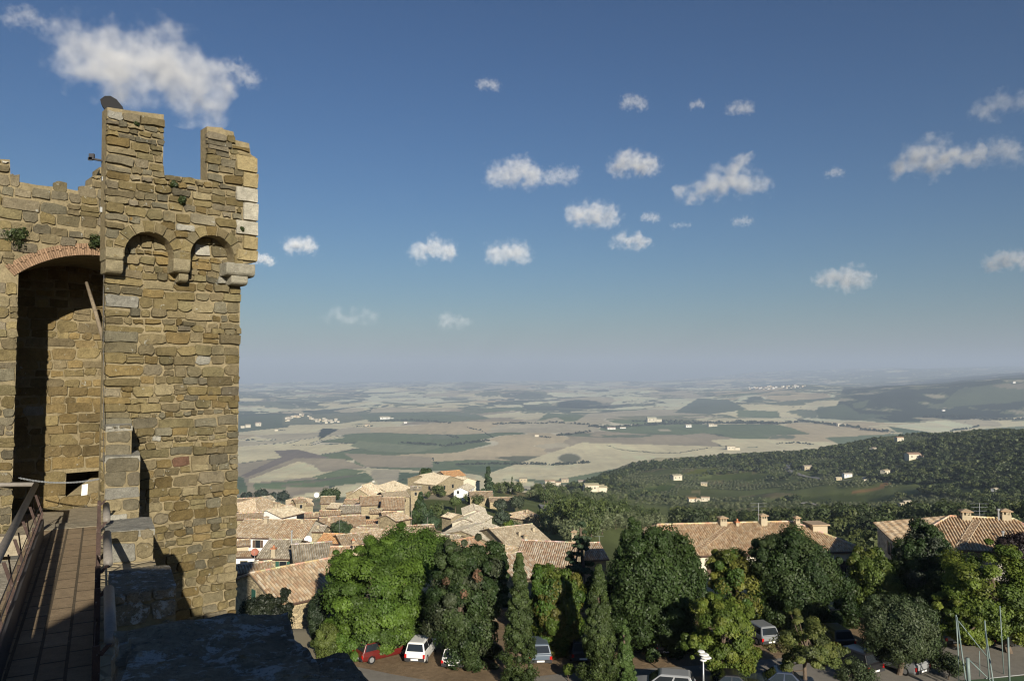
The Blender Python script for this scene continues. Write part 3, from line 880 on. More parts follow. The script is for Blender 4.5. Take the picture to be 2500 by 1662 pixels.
GREEN, DGREEN, TAN, LTAN, BROWN, GREY, WOOD, GRASS = (.135, .17, .08), (.09, .13, .06), (.64, .565, .345), (.70, .63, .41), (.34, .285, .19), (.45, .395, .265), (.022, .034, .017), (.105, .125, .047)
FIELDS = [
 ([(560, 1160), (595, 1165), (606, 1204), (560, 1206)], DGREEN), ([(604, 1171), (728, 1126), (746, 1129), (782, 1153), (758, 1165), (613, 1178)], TAN),
 ([(589, 1160), (687, 1114), (669, 1100), (728, 1097), (802, 1116), (788, 1119), (722, 1118), (684, 1132), (600, 1166)], (.20, .165, .13)),
 ([(740, 1117), (838, 1120), (895, 1142), (785, 1152), (764, 1135)], BROWN), ([(760, 1164), (841, 1143), (895, 1149), (856, 1160), (782, 1167)], (.16, .20, .09)),
 ([(617, 1180), (758, 1171), (895, 1153), (912, 1168), (906, 1177), (758, 1190), (619, 1194)], (.125, .17, .075)), ([(680, 1184), (850, 1160), (880, 1160), (700, 1187)], (.17, .165, .10)),
 ([(853, 1088), (877, 1076), (981, 1085), (1084, 1089), (1055, 1097), (1010, 1105), (912, 1101)], (.21, .235, .125)),
 ([(838, 1106), (1000, 1113), (1052, 1115), (1058, 1140), (985, 1141), (892, 1139)], BROWN), ([(905, 1147), (975, 1146), (980, 1175), (925, 1182), (908, 1165)], GREY),
 ([(975, 1152), (1040, 1155), (1040, 1185), (970, 1185)], DGREEN), ([(1114, 1137), (1280, 1139), (1280, 1147), (1159, 1151)], DGREEN),
 ([(1170, 1152), (1260, 1146), (1240, 1170), (1180, 1168)], (.13, .15, .07)),
 ([(1206, 1116), (1259, 1113), (1360, 1113), (1372, 1133), (1298, 1133), (1247, 1124)], (.15, .15, .085)),
 ([(1390, 1105), (1414, 1100), (1517, 1117), (1446, 1129), (1417, 1127)], DGREEN), ([(1310, 1028), (1336, 1008), (1431, 1013), (1405, 1028), (1378, 1028), (1360, 1018)], GREEN),
 ([(1180, 999), (1268, 993), (1289, 999), (1180, 1008)], GREEN), ([(1345, 984), (1408, 975), (1497, 981), (1482, 997), (1408, 997), (1348, 992)], WOOD),
 ([(1645, 1007), (1704, 972), (1779, 975), (1823, 999), (1734, 1011)], (.11, .135, .085)),
 ([(2060, 946), (2200, 934), (2364, 916), (2560, 905), (2700, 1010), (2500, 1018), (2186, 1030), (2040, 1000)], (.026, .038, .02)),
 ([(2340, 950), (2453, 934), (2520, 937), (2520, 978), (2290, 996)], (.09, .11, .055)), ([(2420, 940), (2500, 935), (2500, 950), (2440, 946)], (.22, .19, .12)),
 ([(2080, 985), (2122, 976), (2110, 995), (2085, 998)], (.10, .12, .06)), ([(1990, 1000), (2060, 985), (2100, 1010), (2180, 1012), (2100, 1025), (2000, 1022)], (.09, .115, .06)),
 ([(2183, 1038), (2304, 1025), (2390, 1041), (2304, 1056), (2224, 1056)], LTAN), ([(2168, 1040), (2280, 1056), (2190, 1056)], DGREEN),
 ([(2014, 1068), (2230, 1056), (2236, 1072), (2052, 1086)], GREEN), ([(2393, 1047), (2560, 1036), (2560, 1056), (2410, 1058)], GREEN),
 ([(1800, 1000), (1900, 1004), (1905, 1020), (1800, 1018)], GREEN), ([(1735, 1098), (1850, 1090), (1850, 1106), (1720, 1114)], GREEN),
 ([(580, 1018), (700, 1010), (705, 1042), (580, 1055)], (.09, .115, .065)), ([(690, 1016), (900, 1004), (905, 1022), (830, 1034), (690, 1038)], (.16, .17, .10)),
 ([(780, 1073), (825, 1048), (800, 1045), (786, 1054)], WOOD), ([(776, 1067), (786, 1045), (828, 1047), (790, 1067)], WOOD),
 ([(870, 1008), (1120, 1004), (1100, 1030), (900, 1028)], (.13, .16, .09)), ([(1060, 1015), (1160, 1010), (1200, 1022), (1100, 1030)], (.14, .17, .095)),
 # hillside vineyards and meadows
 ([(1664, 1158), (1700, 1146), (1750, 1142), (1760, 1152), (1680, 1160)], (.13, .145, .03)), ([(1540, 1200), (1610, 1186), (1650, 1184), (1640, 1196), (1560, 1212), (1530, 1208)], (.06, .085, .025)),
 ([(1950, 1216), (2060, 1205), (2170, 1210), (2190, 1222), (2120, 1232), (1960, 1230)], (.08, .10, .03)), ([(1700, 1165), (1840, 1152), (1880, 1158), (1860, 1172), (1720, 1176)], (.07, .09, .03)),
 ([(2075, 1198), (2140, 1188), (2165, 1172), (2180, 1176), (2150, 1196), (2090, 1206)], (.25, .155, .07)), ([(2030, 1250), (2070, 1244), (2070, 1252), (2030, 1256)], (.12, .15, .04)),
 ([(2230, 1230), (2262, 1226), (2262, 1236), (2232, 1240)], (.11, .14, .04)), ([(2330, 1195), (2420, 1192), (2430, 1205), (2340, 1212)], (.10, .12, .04)),
 ([(1420, 1080), (2030, 1098), (1700, 1120), (1560, 1130), (1480, 1148), (1360, 1170), (1180, 1170), (1200, 1152)], TAN),
]
rows = np.concatenate([np.geomspace(36, 3000, 300), np.geomspace(3030, 41500, 330)])
pxs = np.concatenate([np.arange(-700, 520, 24), np.arange(520, 2560, 3.6), np.arange(2560, 3000, 14)])
gx, gy = np.meshgrid((pxs - CX) / FOC, rows)
X = (gx * gy).ravel(); Yv = gy.ravel(); Z = H(X, Yv)
V = np.stack([X, Yv, Z], 1)
nr, nc = len(rows), len(pxs)
idx = np.arange(nr * nc).reshape(nr, nc)
FT = np.stack([idx[:-1, :-1], idx[:-1, 1:], idx[1:, 1:], idx[1:, :-1]], -1).reshape(-1, 4)
# albedo: patchwork of fields (jittered cells with bent borders), woods thickening away and to the right, then the surveyed fields
def cells(x, y, sx, sy, seed):
    wx = x + (fbm(x / 700, y / 900, seed + 1, 3) - .5) * sx * 1.3; wy = y + (fbm(x / 900, y / 700, seed + 2, 3) - .5) * sy * 1.3
    cxn, cyn = np.floor(wx / sx), np.floor(wy / sy)
    best = np.full(x.shape, 1e18); sec = np.full(x.shape, 1e18); bid = np.zeros(x.shape)
    for a in (-1, 0, 1):
        for b in (-1, 0, 1):
            i, j = cxn + a, cyn + b
            qx = (i + .1 + .8 * _hash(i, j, seed)) * sx; qy = (j + .1 + .8 * _hash(i, j, seed + 9)) * sy
            d = ((wx - qx) / sx) ** 2 + ((wy - qy) / sy) ** 2
            m = d < best; sec = np.where(m, best, np.minimum(sec, d)); best = np.where(m, d, best); bid = np.where(m, _hash(i, j, seed + 5), bid)
    return bid, np.sqrt(sec) - np.sqrt(best)
ppx, ppy = proj_np(V)
C = np.tile(np.array(TAN), (len(V), 1))
bid, edge = cells(X, Yv, 820, 1200, 3)
far_cells, fedge = cells(X, Yv, 800, 1500, 44)
bid = np.where(Yv > 9000, far_cells, bid); edge = np.where(Yv > 9000, fedge * 1.4, edge)
woodiness = np.clip((Yv - 6000) / 12000, 0, .22) + np.clip((ppx - 1700) / 900, 0, .5) * (Yv > 6000) + np.where((ppx < 900) & (Yv > 6500), .16, 0)
w = fbm(X / 900, Yv / 1500, 31, 4)
def setc(m, c): C[m] = c
tone = [(0, .30, TAN), (.30, .56, LTAN), (.56, .70, GREY), (.70, .77, BROWN), (.77, .89, (.50, .41, .25)), (.89, .955, (.22, .22, .12)), (.955, 1.01, GREEN)]
for a, b, c in tone: setc((bid >= a) & (bid < b), c)
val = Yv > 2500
setc(val & (w > .69 - woodiness * .62) & (Yv > 5200) & (fbm(X / 300, Yv / 500, 84, 3) < .53), (.08, .098, .062))
setc(val & (fbm(X / 420, Yv / 700, 77, 4) > .73 - woodiness * .4) & (Yv > 4800), (.15, .17, .10))
setc(val & (edge < .035) & (fbm(X / 300, Yv / 420, 66, 2) > .66), (.07, .09, .05))
setc(val & (edge < .02) & (fbm(X / 400, Yv / 500, 67, 2) < .42), (.62, .56, .40))
hs = ~val
setc(hs, GRASS)
g2 = fbm(X / 60, Yv / 90, 51, 4)
C[hs] = np.array(GRASS) * (.55 + .95 * g2[hs])[:, None]
setc(hs & (fbm(X / 45, Yv / 70, 61, 3) > .66) & (Yv > 90), (.19, .17, .085))
setc(hs & (fbm(X / 150, Yv / 260, 62, 3) > .63) & (Yv > 300), (.12, .14, .05))
town = (Yv < 420) & (ppx < 1130)
setc(hs & town, (.26, .23, .16))
setc(hs & (Yv < 420) & (ppx > 1020) & (ppx < 1180) & (ppy > 1220), (.09, .11, .04))
for poly, c in FIELDS:
    pl_ = np.array(poly); 
    m = in_poly(ppx + 1.2 * np.sin(ppy * .9), ppy, poly)
    if pl_[:, 1].max() < 1130 or pl_[:, 0].max() < 1300: m &= Yv > 2300
    C[m] = c
    if max(c) < .06:          # woods are never one even tone: clearings and paler stands
        cl = fbm(X / 260, Yv / 420, 83, 4)
        C[m & (cl > .62)] = (.13, .145, .075); C[m & (cl > .69)] = (.34, .30, .19); C[m & (cl < .36)] = (.018, .027, .015)
m = ((ppx - 1390) / 27) ** 2 + ((ppy - 1118) / 11) ** 2; setc((m < 1.15) & (Yv > 2300), (.42, .38, .26)); setc((m < .85) & (Yv > 2300), (.16, .16, .09))
# tractor lines and mown streaks, along the field
st = .93 + .14 * vnoise(X / 22, Yv / 160, 15) 
C = C * st[:, None] * (.90 + .2 * fbm(X / 240, Yv / 320, 71, 4))[:, None]
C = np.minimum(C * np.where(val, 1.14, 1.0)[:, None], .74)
terr = mk('terrain', V, FT, M['terrain'], None, C, smooth=True)
tag(terr, kind='structure')
# ground close under the walls
gp = MB()
gp.add([(-60, -12, GROUND - .05), (60, -12, GROUND - .05), (60, 37, GROUND - .05), (-60, 37, GROUND - .05)], [(0, 1, 2, 3)], (.15, .12, .07))
tag(gp.build('ground', M['terrain']), kind='structure')

# car park: litter-covered earth and worn asphalt
def sheet(name, pts, z, mat):
    mb = MB(); mb.poly([atz(px, py, z) if py < 1700 else atz(px, py, z) for px, py in pts])
    o = mb.build(name, mat)
    return tag(o, kind='structure')
sheet('earth_verge', [(740, 1900), (3000, 1900), (2900, 1530), (2400, 1520), (1900, 1515), (1300, 1510), (780, 1520)], GROUND + .02, M['dirt'])
sheet('road', [(740, 1900), (2800, 1900), (2750, 1566), (2400, 1574), (2130, 1588), (1900, 1606), (1720, 1622), (1560, 1632), (1400, 1640), (1310, 1650), (1180, 1668), (1060, 1662), (960, 1645), (850, 1622), (740, 1605)], GROUND + .06, M['asphalt'])
sheet('sports_court', [(2320, 1662), (2420, 1655), (2700, 1632), (2900, 1800), (2300, 1800)], GROUND + .10, surf('court_green', (.06, .10, .05), .9, .2, var=((1, .15),)))
# retaining wall at the back of the car park
rw = MB()
a, b, c = atz(770, 1520, GROUND), atz(1400, 1512, GROUND), atz(2900, 1525, GROUND)
for (p, q) in ((a, b), (b, c)):
    d = q - p; n = Vector((-d.y, d.x, 0)).normalized()
    rw.box(p + Vector((0, 0, -6)), d, n * .5, (0, 0, 6.9), (.19, .165, .12))
tag(rw.build('retaining_wall', M['rubble']), 'low stone retaining wall behind the parked cars under the trees', 'wall')

# country lanes seen as pale ribbons
def ribbon(name, pts, width, mat, lift=.5):
    P = [hit(*p) for p in pts]; V, Fc = [], []
    dens = []
    for i in range(len(P) - 1):
        for k in range(6): dens.append(P[i].lerp(P[i + 1], k / 6))
    dens.append(P[-1])
    for i, p in enumerate(dens):
        t = (dens[min(i + 1, len(dens) - 1)] - dens[max(i - 1, 0)]); n = Vector((-t.y, t.x, 0)).normalized() * width / 2
        for s in (-1, 1):
            q = p + n * s; V.append((q.x, q.y, float(H(q.x, q.y)) + lift))
    Fc = [(2 * i, 2 * i + 1, 2 * i + 3, 2 * i + 2) for i in range(len(dens) - 1)]
    return tag(mk(name, V, Fc, mat), kind='structure')
M['gravel'] = surf('pale_gravel', (.40, .37, .31), .95, .1, var=((.3, .15),))
M['lane'] = surf('lane_asphalt', (.27, .26, .245), .95, .1, var=((.3, .15),))
ribbon('road', [(1332, 1274), (1336, 1256), (1332, 1242), (1326, 1234)], 5.0, M['lane'], .7)
ribbon('road', [(1922, 1148), (1924, 1136), (1938, 1131)], 9, M['lane'], 1.5)
ribbon('road', [(1926, 1150), (1965, 1164), (2005, 1172)], 9, M['lane'], 1.5)
ribbon('road', [(2050, 1174), (2085, 1172), (2110, 1166)], 6, M['gravel'], 1.2)
ribbon('road', [(1960, 1232), (1965, 1228), (1995, 1236)], 4, M['gravel'], 1.0)
ribbon('road', [(1422, 1203), (1450, 1196), (1490, 1192)], 6, M['gravel'], 1.0)

# ------------------------------------------------------------------ sun, sky, haze
SUN_EL = R_(20.0)
LDIR = Vector((-.33, 1.0, 0)).normalized()
sl = bpy.data.lights.new('sun', 'SUN'); sl.energy = 5.0; sl.angle = R_(.53); sl.color = (1.0, .91, .76)
so = bpy.data.objects.new('sun', sl); COLL.objects.link(so)
ld = LDIR * math.cos(SUN_EL) + Vector((0, 0, -math.sin(SUN_EL)))
so.rotation_euler = ld.to_track_quat('-Z', 'Y').to_euler()
so.location = (0, -20, 40)
wd = bpy.data.worlds.new('World'); scene.world = wd; wd.use_nodes = True
nt = wd.node_tree
bg = nt.nodes['Background']
sky = nt.nodes.new('ShaderNodeTexSky'); sky.sky_type = 'NISHITA'; sky.sun_disc = False
sky.sun_elevation = SUN_EL
sd = -LDIR
sky.sun_rotation = math.atan2(sd.x, sd.y)
sky.altitude = 500; sky.air_density = 1.4; sky.dust_density = .6; sky.ozone_density = 8.0
gm = N(nt, 'Gamma'); gm.inputs[1].default_value = 1.28
nt.links.new(sky.outputs[0], gm.inputs[0])
nt.links.new(mixc(nt, 1.0, gm.outputs[0], (.645, .59, .55), 'MULTIPLY'), bg.inputs[0]); bg.inputs[1].default_value = .05

hz_m, nt, out = nmat('haze')
pv = N(nt, 'VolumePrincipled')
pv.inputs['Color'].default_value = (.61, .74, .94, 1); pv.inputs['Density'].default_value = 7.0e-5; pv.inputs['Anisotropy'].default_value = -.05
nt.links.new(pv.outputs[0], out.inputs['Volume'])
hb = MB(); hb.box((-44000, -300, -760), (88000, 0, 0), (0, 43000, 0), (0, 0, 760 + 720))
hz_o = hb.build('haze', hz_m); tag(hz_o, kind='stuff')
hz_o['label'] = 'pale blue haze over the valley and far hills'; hz_o['category'] = 'haze'

cam = bpy.data.cameras.new('camera'); cam.sensor_width = 36; cam.lens = 27.0; cam.clip_start = .05; cam.clip_end = 120000
co = bpy.data.objects.new('camera', cam); COLL.objects.link(co); co.rotation_euler = (math.pi / 2 + TH, 0, 0)
scene.camera = co
scene.view_settings.view_transform = 'Standard'; scene.view_settings.look = 'None'; scene.view_settings.gamma = 1; scene.view_settings.exposure = .47
scene.view_settings.use_curve_mapping = False
cy_ = scene.cycles
cy_.max_bounces = 5; cy_.diffuse_bounces = 2; cy_.glossy_bounces = 2; cy_.transmission_bounces = 3; cy_.volume_bounces = 0; cy_.transparent_max_bounces = 6
cy_.use_denoising = True
cy_.pixel_filter_type = 'BLACKMAN_HARRIS'; cy_.filter_width = 1.15
try: cy_.denoiser = 'OPENIMAGEDENOISE'
except Exception: pass
cy_.sample_clamp_indirect = 6
cy_.caustics_reflective = False; cy_.caustics_refractive = False
# ------------------------------------------------------------------ houses
ROOF = {
 'tan': [(.36, .29, .20), (.33, .26, .17), (.40, .33, .24), (.30, .235, .16), (.42, .37, .29), (.34, .25, .16)],
 'mix': [(.37, .275, .18), (.40, .32, .22), (.34, .235, .15), (.42, .36, .27), (.38, .30, .20), (.32, .235, .155)],
 'grey': [(.31, .28, .22), (.28, .25, .19), (.36, .325, .26), (.25, .22, .165), (.39, .36, .29)],
 'red': [(.37, .235, .15), (.34, .21, .13), (.40, .28, .18), (.38, .31, .22), (.33, .22, .14)],
 'orange': [(.46, .27, .13), (.42, .24, .12), (.48, .33, .18), (.40, .22, .11)],
 'sunny': [(.44, .33, .21), (.40, .29, .18), (.48, .38, .26), (.38, .26, .16), (.45, .36, .25)],
 'pale': [(.43, .37, .27), (.40, .34, .24), (.46, .41, .31), (.37, .31, .22)],
 'pink': [(.36, .285, .20), (.41, .345, .265), (.33, .245, .17), (.31, .22, .15), (.43, .385, .31)],
}
WALL = {'stone': (.33, .275, .175), 'warm': (.38, .31, .19), 'white': (.74, .73, .69), 'cream': (.60, .50, .34), 'buff': (.46, .39, .27), 'grey': (.36, .34, .29), 'pale': (.60, .55, .43)}
SHUT = {'green': (.022, .085, .06), 'brown': (.10, .065, .045), 'dark': (.03, .03, .03), 'grey': (.16, .15, .13)}
M['wallplain'] = M['plaster']

def roof_slope(mb, A, B, C, Dp, pal, sp, rng, rowh=.42):
    """tiled plane: A,B eave ends, D,C ridge ends above them; rounded tile rows run from ridge to eave"""
    A, B, C, Dp = map(Vector, (A, B, C, Dp))
    n = (B - A).cross(Dp - A).normalized()
    if n.z < 0: n = -n
    wid = max((B - A).length, (C - Dp).length); hgt = ((Dp - A).length + (C - B).length) / 2
    e = (B - A).normalized(); b_ = n.cross(e)
    L = (B - A).length
    nrow = max(3, int(hgt / rowh)); ncol = max(3, int(L / sp))
    prof = ((0.0, 0.0), (.40, 0.0), (.52, .34), (.70, .42), (.90, .34)) if sp < .3 else ((0.0, 0.0), (.34, .0), (.66, .36))
    k = len(prof)
    V = []; Fc = []; cols = []
    us = [(c + q[0]) / ncol for c in range(ncol) for q in prof] + [1.0]
    hs = [q[1] * sp for c in range(ncol) for q in prof] + [0.0]
    m = len(us)
    for r in range(nrow + 1):
        t = r / nrow
        P0 = A.lerp(Dp, t); P1 = B.lerp(C, t)
        lift = .02 * (r % 2)
        for u, h in zip(us, hs):
            # columns stay parallel: on trapezoids clip to the sloping hips
            q = A + e * (L * u) + (Dp - A - e * (Dp - A).dot(e)) * t
            s0, s1 = (P0 - A).dot(e), (P1 - A).dot(e)
            s = min(max(L * u, min(s0, s1)), max(s0, s1))
            q = A + e * s + (Dp - A - e * (Dp - A).dot(e)) * t
            V.append(q + n * (h + lift))
    colc = {}
    for r in range(nrow):
        for c in range(m - 1):
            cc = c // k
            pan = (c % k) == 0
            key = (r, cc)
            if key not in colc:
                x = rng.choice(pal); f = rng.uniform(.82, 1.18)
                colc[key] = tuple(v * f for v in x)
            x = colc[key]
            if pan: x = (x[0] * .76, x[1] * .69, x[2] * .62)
            Fc.append((r * m + c, r * m + c + 1, (r + 1) * m + c + 1, (r + 1) * m + c)); cols.append(x)
    # one skin only faces up; thickness below
    b0 = len(V)
    q = [A, B, C, Dp]
    V += [p - n * .10 for p in q]
    Fc.append((b0 + 3, b0 + 2, b0 + 1, b0)); cols.append((.16, .12, .09))
    V += [p + n * .05 for p in q]
    for i in range(4):
        j = (i + 1) % 4
        Fc.append((b0 + i, b0 + j, b0 + 4 + j, b0 + 4 + i)); cols.append((.22, .17, .12))
    mb.add(V, Fc, cols)
    return n

def ridge_row(mb, A, B, pal, rng, r=.13):
    A, B = Vector(A), Vector(B)
    n = max(2, int((B - A).length / .45))
    for i in range(n):
        p, q = A.lerp(B, i / n), A.lerp(B, (i + 1.08) / n)
        mb.tube([p, q], [r, r * .85], 6, [x * rng.uniform(.95, 1.3) for x in rng.choice(pal)], True)

def panel(mb, P, e, up_, n, w, h, d, c, off=.02):
    """upright panel centred at P on a wall"""
    mb.box(P - e * (w / 2) + n * off, e * w, up_ * h, n * d, c)

UPV = Vector((0, 0, 1))
def add_window(t, P, e, n, w, h, shut, closed=False, pane=(.02, .022, .025)):
    f = MB()
    f.box(P - e * (w / 2 + .06) - UPV * .08 - n * .10, e * (w + .12), UPV * (h + .16), n * .14, (.40, .36, .28))
    fo = f.build('window', M['col'], t)
    g = MB(); g.box(P - e * (w / 2) - n * .05, e * w, UPV * h, n * .10, pane); g.build('pane', M['glass'] if not closed else M['col'], fo)
    if shut:
        for sgn in (-1, 1):
            s = MB()
            if closed: c0 = P + e * (sgn * w / 4) + n * .06; ww = w / 2 - .02
            else: c0 = P + e * (sgn * (w * .75 + .05)) + n * .02; ww = w / 2
            s.box(c0 - e * (ww / 2), e * ww, UPV * h, n * .05, SHUT[shut])
            s.build('shutter', M['col'], fo)

def chimney(t, P, h=1.1, w=.62, kind='house', col=(.40, .34, .24), rz=.3):
    b = MB(); P = Vector(P)
    b.cbox(P + UPV * (h / 2 - .3), (w, w, h + .6), col, rz)
    if kind == 'house':       # little arcaded head under a tiled cap
        Mx = Matrix.Rotation(rz, 3, 'Z')
        for sx in (-1, 0, 1):
            for sy in (-1, 1):
                b.cbox(P + Mx @ Vector((sx * w * .38, sy * w * .38, 0)) + UPV * (h + .16), (w * .16, w * .16, .32), col, rz)
        b.cbox(P + UPV * (h + .36), (w * 1.35, w * 1.35, .09), (.36, .25, .16), rz)
        V = [P + Mx @ Vector((sx * w * .67, sy * w * .67, 0)) + UPV * (h + .405) for sx, sy in ((-1, -1), (1, -1), (1, 1), (-1, 1))] + [P + UPV * (h + .62)]
        b.add(V, [(0, 1, 4), (1, 2, 4), (2, 3, 4), (3, 0, 4)], (.38, .29, .19))
    elif kind == 'pot':
        b.cbox(P + UPV * (h + .06), (w * 1.3, w * 1.3, .14), (.42, .19, .10), rz)
        b.tube([P + UPV * (h + .1), P + UPV * (h + .45)], w * .28, 8, (.44, .2, .11))
    elif kind == 'pipe':
        b = MB(); b.tube([P - UPV * .3, P + UPV * h], .09, 8, (.5, .5, .5)); b.tube([P + UPV * h, P + UPV * (h + .18)], .15, 8, (.55, .55, .55))
    return b.build('chimney', M['plaster'] if kind != 'pipe' else M['steel'], t)

HOUSES = []
def house(label, e0, e1, Y0, ry, kind='gable', wallh=5.0, roof='tan', wall='stone', pitch=18, L=8.0, wins=(), gwins=(), chim=(), shut='brown', name='house', sp=None, hipf=(1, 1), over=.35, gut=True, seed=None, wsize=(.95, 1.35), rlim=(1.4, 12), flat=False):
    rng = random.Random(seed if seed is not None else int(e0[0] * 7 + e0[1]))
    P0 = at(e0[0], e0[1], Y0); z = P0.z; P1 = atz(e1[0], e1[1], z)
    e = P1 - P0; W = e.length; e.normalize()
    b = Vector((-e.y, e.x, 0))
    mid = (P0 + P1) / 2
    if b.dot(Vector((mid.x, mid.y, 0))) < 0: b = -b
    sp = sp or (.28 if Y0 < 125 else .36 if Y0 < 200 else .5)
    pal = [tuple(min(v * 1.12, .6) for v in c) for c in ROOF[roof]]; tp = math.tan(R_(pitch))
    wallmat = M['rubble'] if wall in ('stone', 'warm', 'grey') else M['plaster']
    wc = WALL[wall]
    t = thing(name, label, 'house', (mid.x, mid.y, z - wallh))
    wb, rb = MB(), MB()
    zb = min(z - wallh, min(float(H(p.x, p.y)) for p in (P0, P1, P0 + b * 8, P1 + b * 8)) - .5)
    if kind in ('gable', 'hip', 'shed'):
        lo, hi = rlim
        for _ in range(40):
            r = (lo + hi) / 2
            if proj(mid + b * r + UPV * (r * tp))[1] > ry: lo = r
            else: hi = r
        rh = r * tp
        depth = r if kind == 'shed' else 2 * r
        ov = e * over; bo = b * over; dz = UPV * (over * tp)
        A, B = P0 - ov - bo - dz, P1 + ov - bo - dz
        if kind == 'hip':
            a0, a1 = min(r * hipf[0], W / 2 - .01), min(r * hipf[1], W / 2 - .01)
            R0, R1 = P0 + b * r + e * a0 + UPV * rh, P1 + b * r - e * a1 + UPV * rh
            if hipf[0] == 0: R0 -= ov
            if hipf[1] == 0: R1 += ov
        else:
            R0, R1 = P0 - ov + b * r + UPV * rh, P1 + ov + b * r + UPV * rh
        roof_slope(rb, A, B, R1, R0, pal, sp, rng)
        C2, D2 = P1 + ov + b * (2 * r + over) - dz, P0 - ov + b * (2 * r + over) - dz
        if kind != 'shed':
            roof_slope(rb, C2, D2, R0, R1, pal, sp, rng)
            ridge_row(rb, R0 + UPV * .05, R1 + UPV * .05, pal, rng, .14 if Y0 < 200 else .2)
        if kind == 'hip':
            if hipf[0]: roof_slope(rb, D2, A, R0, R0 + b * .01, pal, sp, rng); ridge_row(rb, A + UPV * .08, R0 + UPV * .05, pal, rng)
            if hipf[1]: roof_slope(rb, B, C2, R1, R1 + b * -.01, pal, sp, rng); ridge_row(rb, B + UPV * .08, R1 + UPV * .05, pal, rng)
        Q = [P0, P1, P1 + b * depth, P0 + b * depth]
        hz4 = [0, 0, (rh if kind == 'shed' else 0), (rh if kind == 'shed' else 0)]
        lowv = [Vector((q.x, q.y, zb)) for q in Q]; topv = [q + UPV * (h - .10) for q, h in zip(Q, hz4)]
        for i in range(4):
            j = (i + 1) % 4
            pts = [lowv[i], lowv[j], topv[j]]
            if kind in ('gable',) or (kind == 'hip' and ((i == 1 and not hipf[1]) or (i == 3 and not hipf[0]))):
                if i == 1: pts.append(P1 + b * r + UPV * (rh - .10))
                if i == 3: pts.append(P0 + b * r + UPV * (rh - .10))
            pts.append(topv[i]); wb.poly(pts, wc)
        fe, fn = e, -b
        side = P0 if (-e).dot(-P0.normalized()) > 0 else P1
        gn = -e if side is P0 else e
        if gut and Y0 < 300:
            g = MB(); g.tube([A - UPV * .07 - b * .03, B - UPV * .07 - b * .03], .085 if Y0 < 150 else .13, 6, (.085, .05, .035)); g.build('gutter', M['gutter'], t)
        info = dict(A=A, B=B, R0=R0, R1=R1, b=b, e=e, r=r, z=z, t=t, pal=pal)
    else:   # gable_front: e0,e1 are the two eave corners of the gable end, ridge runs away from us
        lo, hi = .05, 6.0
        for _ in range(40):
            rh = (lo + hi) / 2
            if proj(mid + UPV * rh)[1] > ry: lo = rh
            else: hi = rh
        r = W / 2; tp = rh / r
        ap = mid + UPV * rh; back = b * L; fo = b * over
        ov = e * over; dz = UPV * (over * tp)
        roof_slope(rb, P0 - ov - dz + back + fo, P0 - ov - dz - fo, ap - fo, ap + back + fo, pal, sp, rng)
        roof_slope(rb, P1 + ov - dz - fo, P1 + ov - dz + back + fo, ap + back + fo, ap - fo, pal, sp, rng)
        ridge_row(rb, ap - fo + UPV * .05, ap + back + fo + UPV * .05, pal, rng, .14 if Y0 < 200 else .2)
        Q = [P0, P1, P1 + back, P0 + back]
        lowv = [Vector((q.x, q.y, zb)) for q in Q]; topv = [q - UPV * .1 for q in Q]
        wb.poly([lowv[0], lowv[1], topv[1], ap - UPV * .1, topv[0]], wc)
        wb.poly([lowv[1], lowv[2], topv[2], topv[1]], wc)
        wb.poly([lowv[2], lowv[3], topv[3], ap + back - UPV * .1, topv[2]], wc)
        wb.poly([lowv[3], lowv[0], topv[0], topv[3]], wc)
        side = P0 if (-e).dot(-P0.normalized()) > 0 else P1
        gn = -e if side is P0 else e
        depth = L
        info = dict(A=P0, B=P1, R0=ap, R1=ap + back, b=b, e=e, r=r, z=z, t=t, pal=pal)
    wb.build('wall', wallmat, t)
    rb.build('roof', M['tile'], t)
    ww, wh = wsize
    for (u, dn) in wins:        # fraction along the front, metres below the eave to the window head
        add_window(t, P0 + e * (W * u) - UPV * (dn + wh), e, -b, ww, wh, shut)
    for (u, dn) in gwins:       # on the visible end wall, fraction of its depth
        add_window(t, side + b * (depth * u) - UPV * (dn + wh), b, gn, ww, wh, shut)
    for c in chim:              # (photo x, photo y of its foot, kind, height, width)
        px, py, kd, h, w = c
        # put the foot on the front slope where the pixel meets it
        n = e.cross(b) ; sl = (b + UPV * tp).normalized(); nn = e.cross(sl)
        if kind == 'gable_front':
            sl = (e - UPV * tp).normalized(); nn = sl.cross(b); ref = info['R0']
        else: ref = P0
        d = ray(px, py); s = ref.dot(nn) / d.dot(nn)
        p = d * s
        chimney(t, p, h, w, kd, rz=math.atan2(e.y, e.x))
    HOUSES.append(info)
    return info

# --- nearest roofs under the tower
h1 = house('stone house with ribbed terracotta roof and green shutters beside the stone pine', (682, 1474), (872, 1431), 64, 1380, 'gable', 6.2, 'mix', 'warm', 19, gut=True, over=.3)
t = h1['t']; P0 = h1['A']; bb, ee = h1['b'], h1['e']
for (px, py, w, h) in ((620, 1462, .75, 1.75), (648, 1478, .75, 1.6)):
    # closed green shutters on the end wall
    n = -ee; ref = P0 + ee * .3
    d = ray(px, py); s = ref.dot(n) / d.dot(n); p = d * s
    f = MB(); f.box(p - bb * w / 2 - UPV * h / 2 + n * -.02, bb * w, UPV * h, n * .05, (.30, .26, .19)); fo = f.build('window', M['col'], t)
    for k in (0, 1):
        s_ = MB(); s_.box(p - bb * w / 2 + bb * (w / 2 * k + .015) - UPV * (h / 2 - .05) + n * .032, bb * (w / 2 - .03), UPV * (h - .1), n * .04, SHUT['green']); s_.build('shutter', M['col'], fo)
n = -bb; ref = P0 + bb * .3
d = ray(791, 1478); p = d * (ref.dot(n) / d.dot(n))
f = MB(); f.box(p - ee * .55 - UPV * .9 - n * .02, ee * 1.1, UPV * 1.8, n * .05, (.3, .26, .19)); fo = f.build('window', M['col'], t)
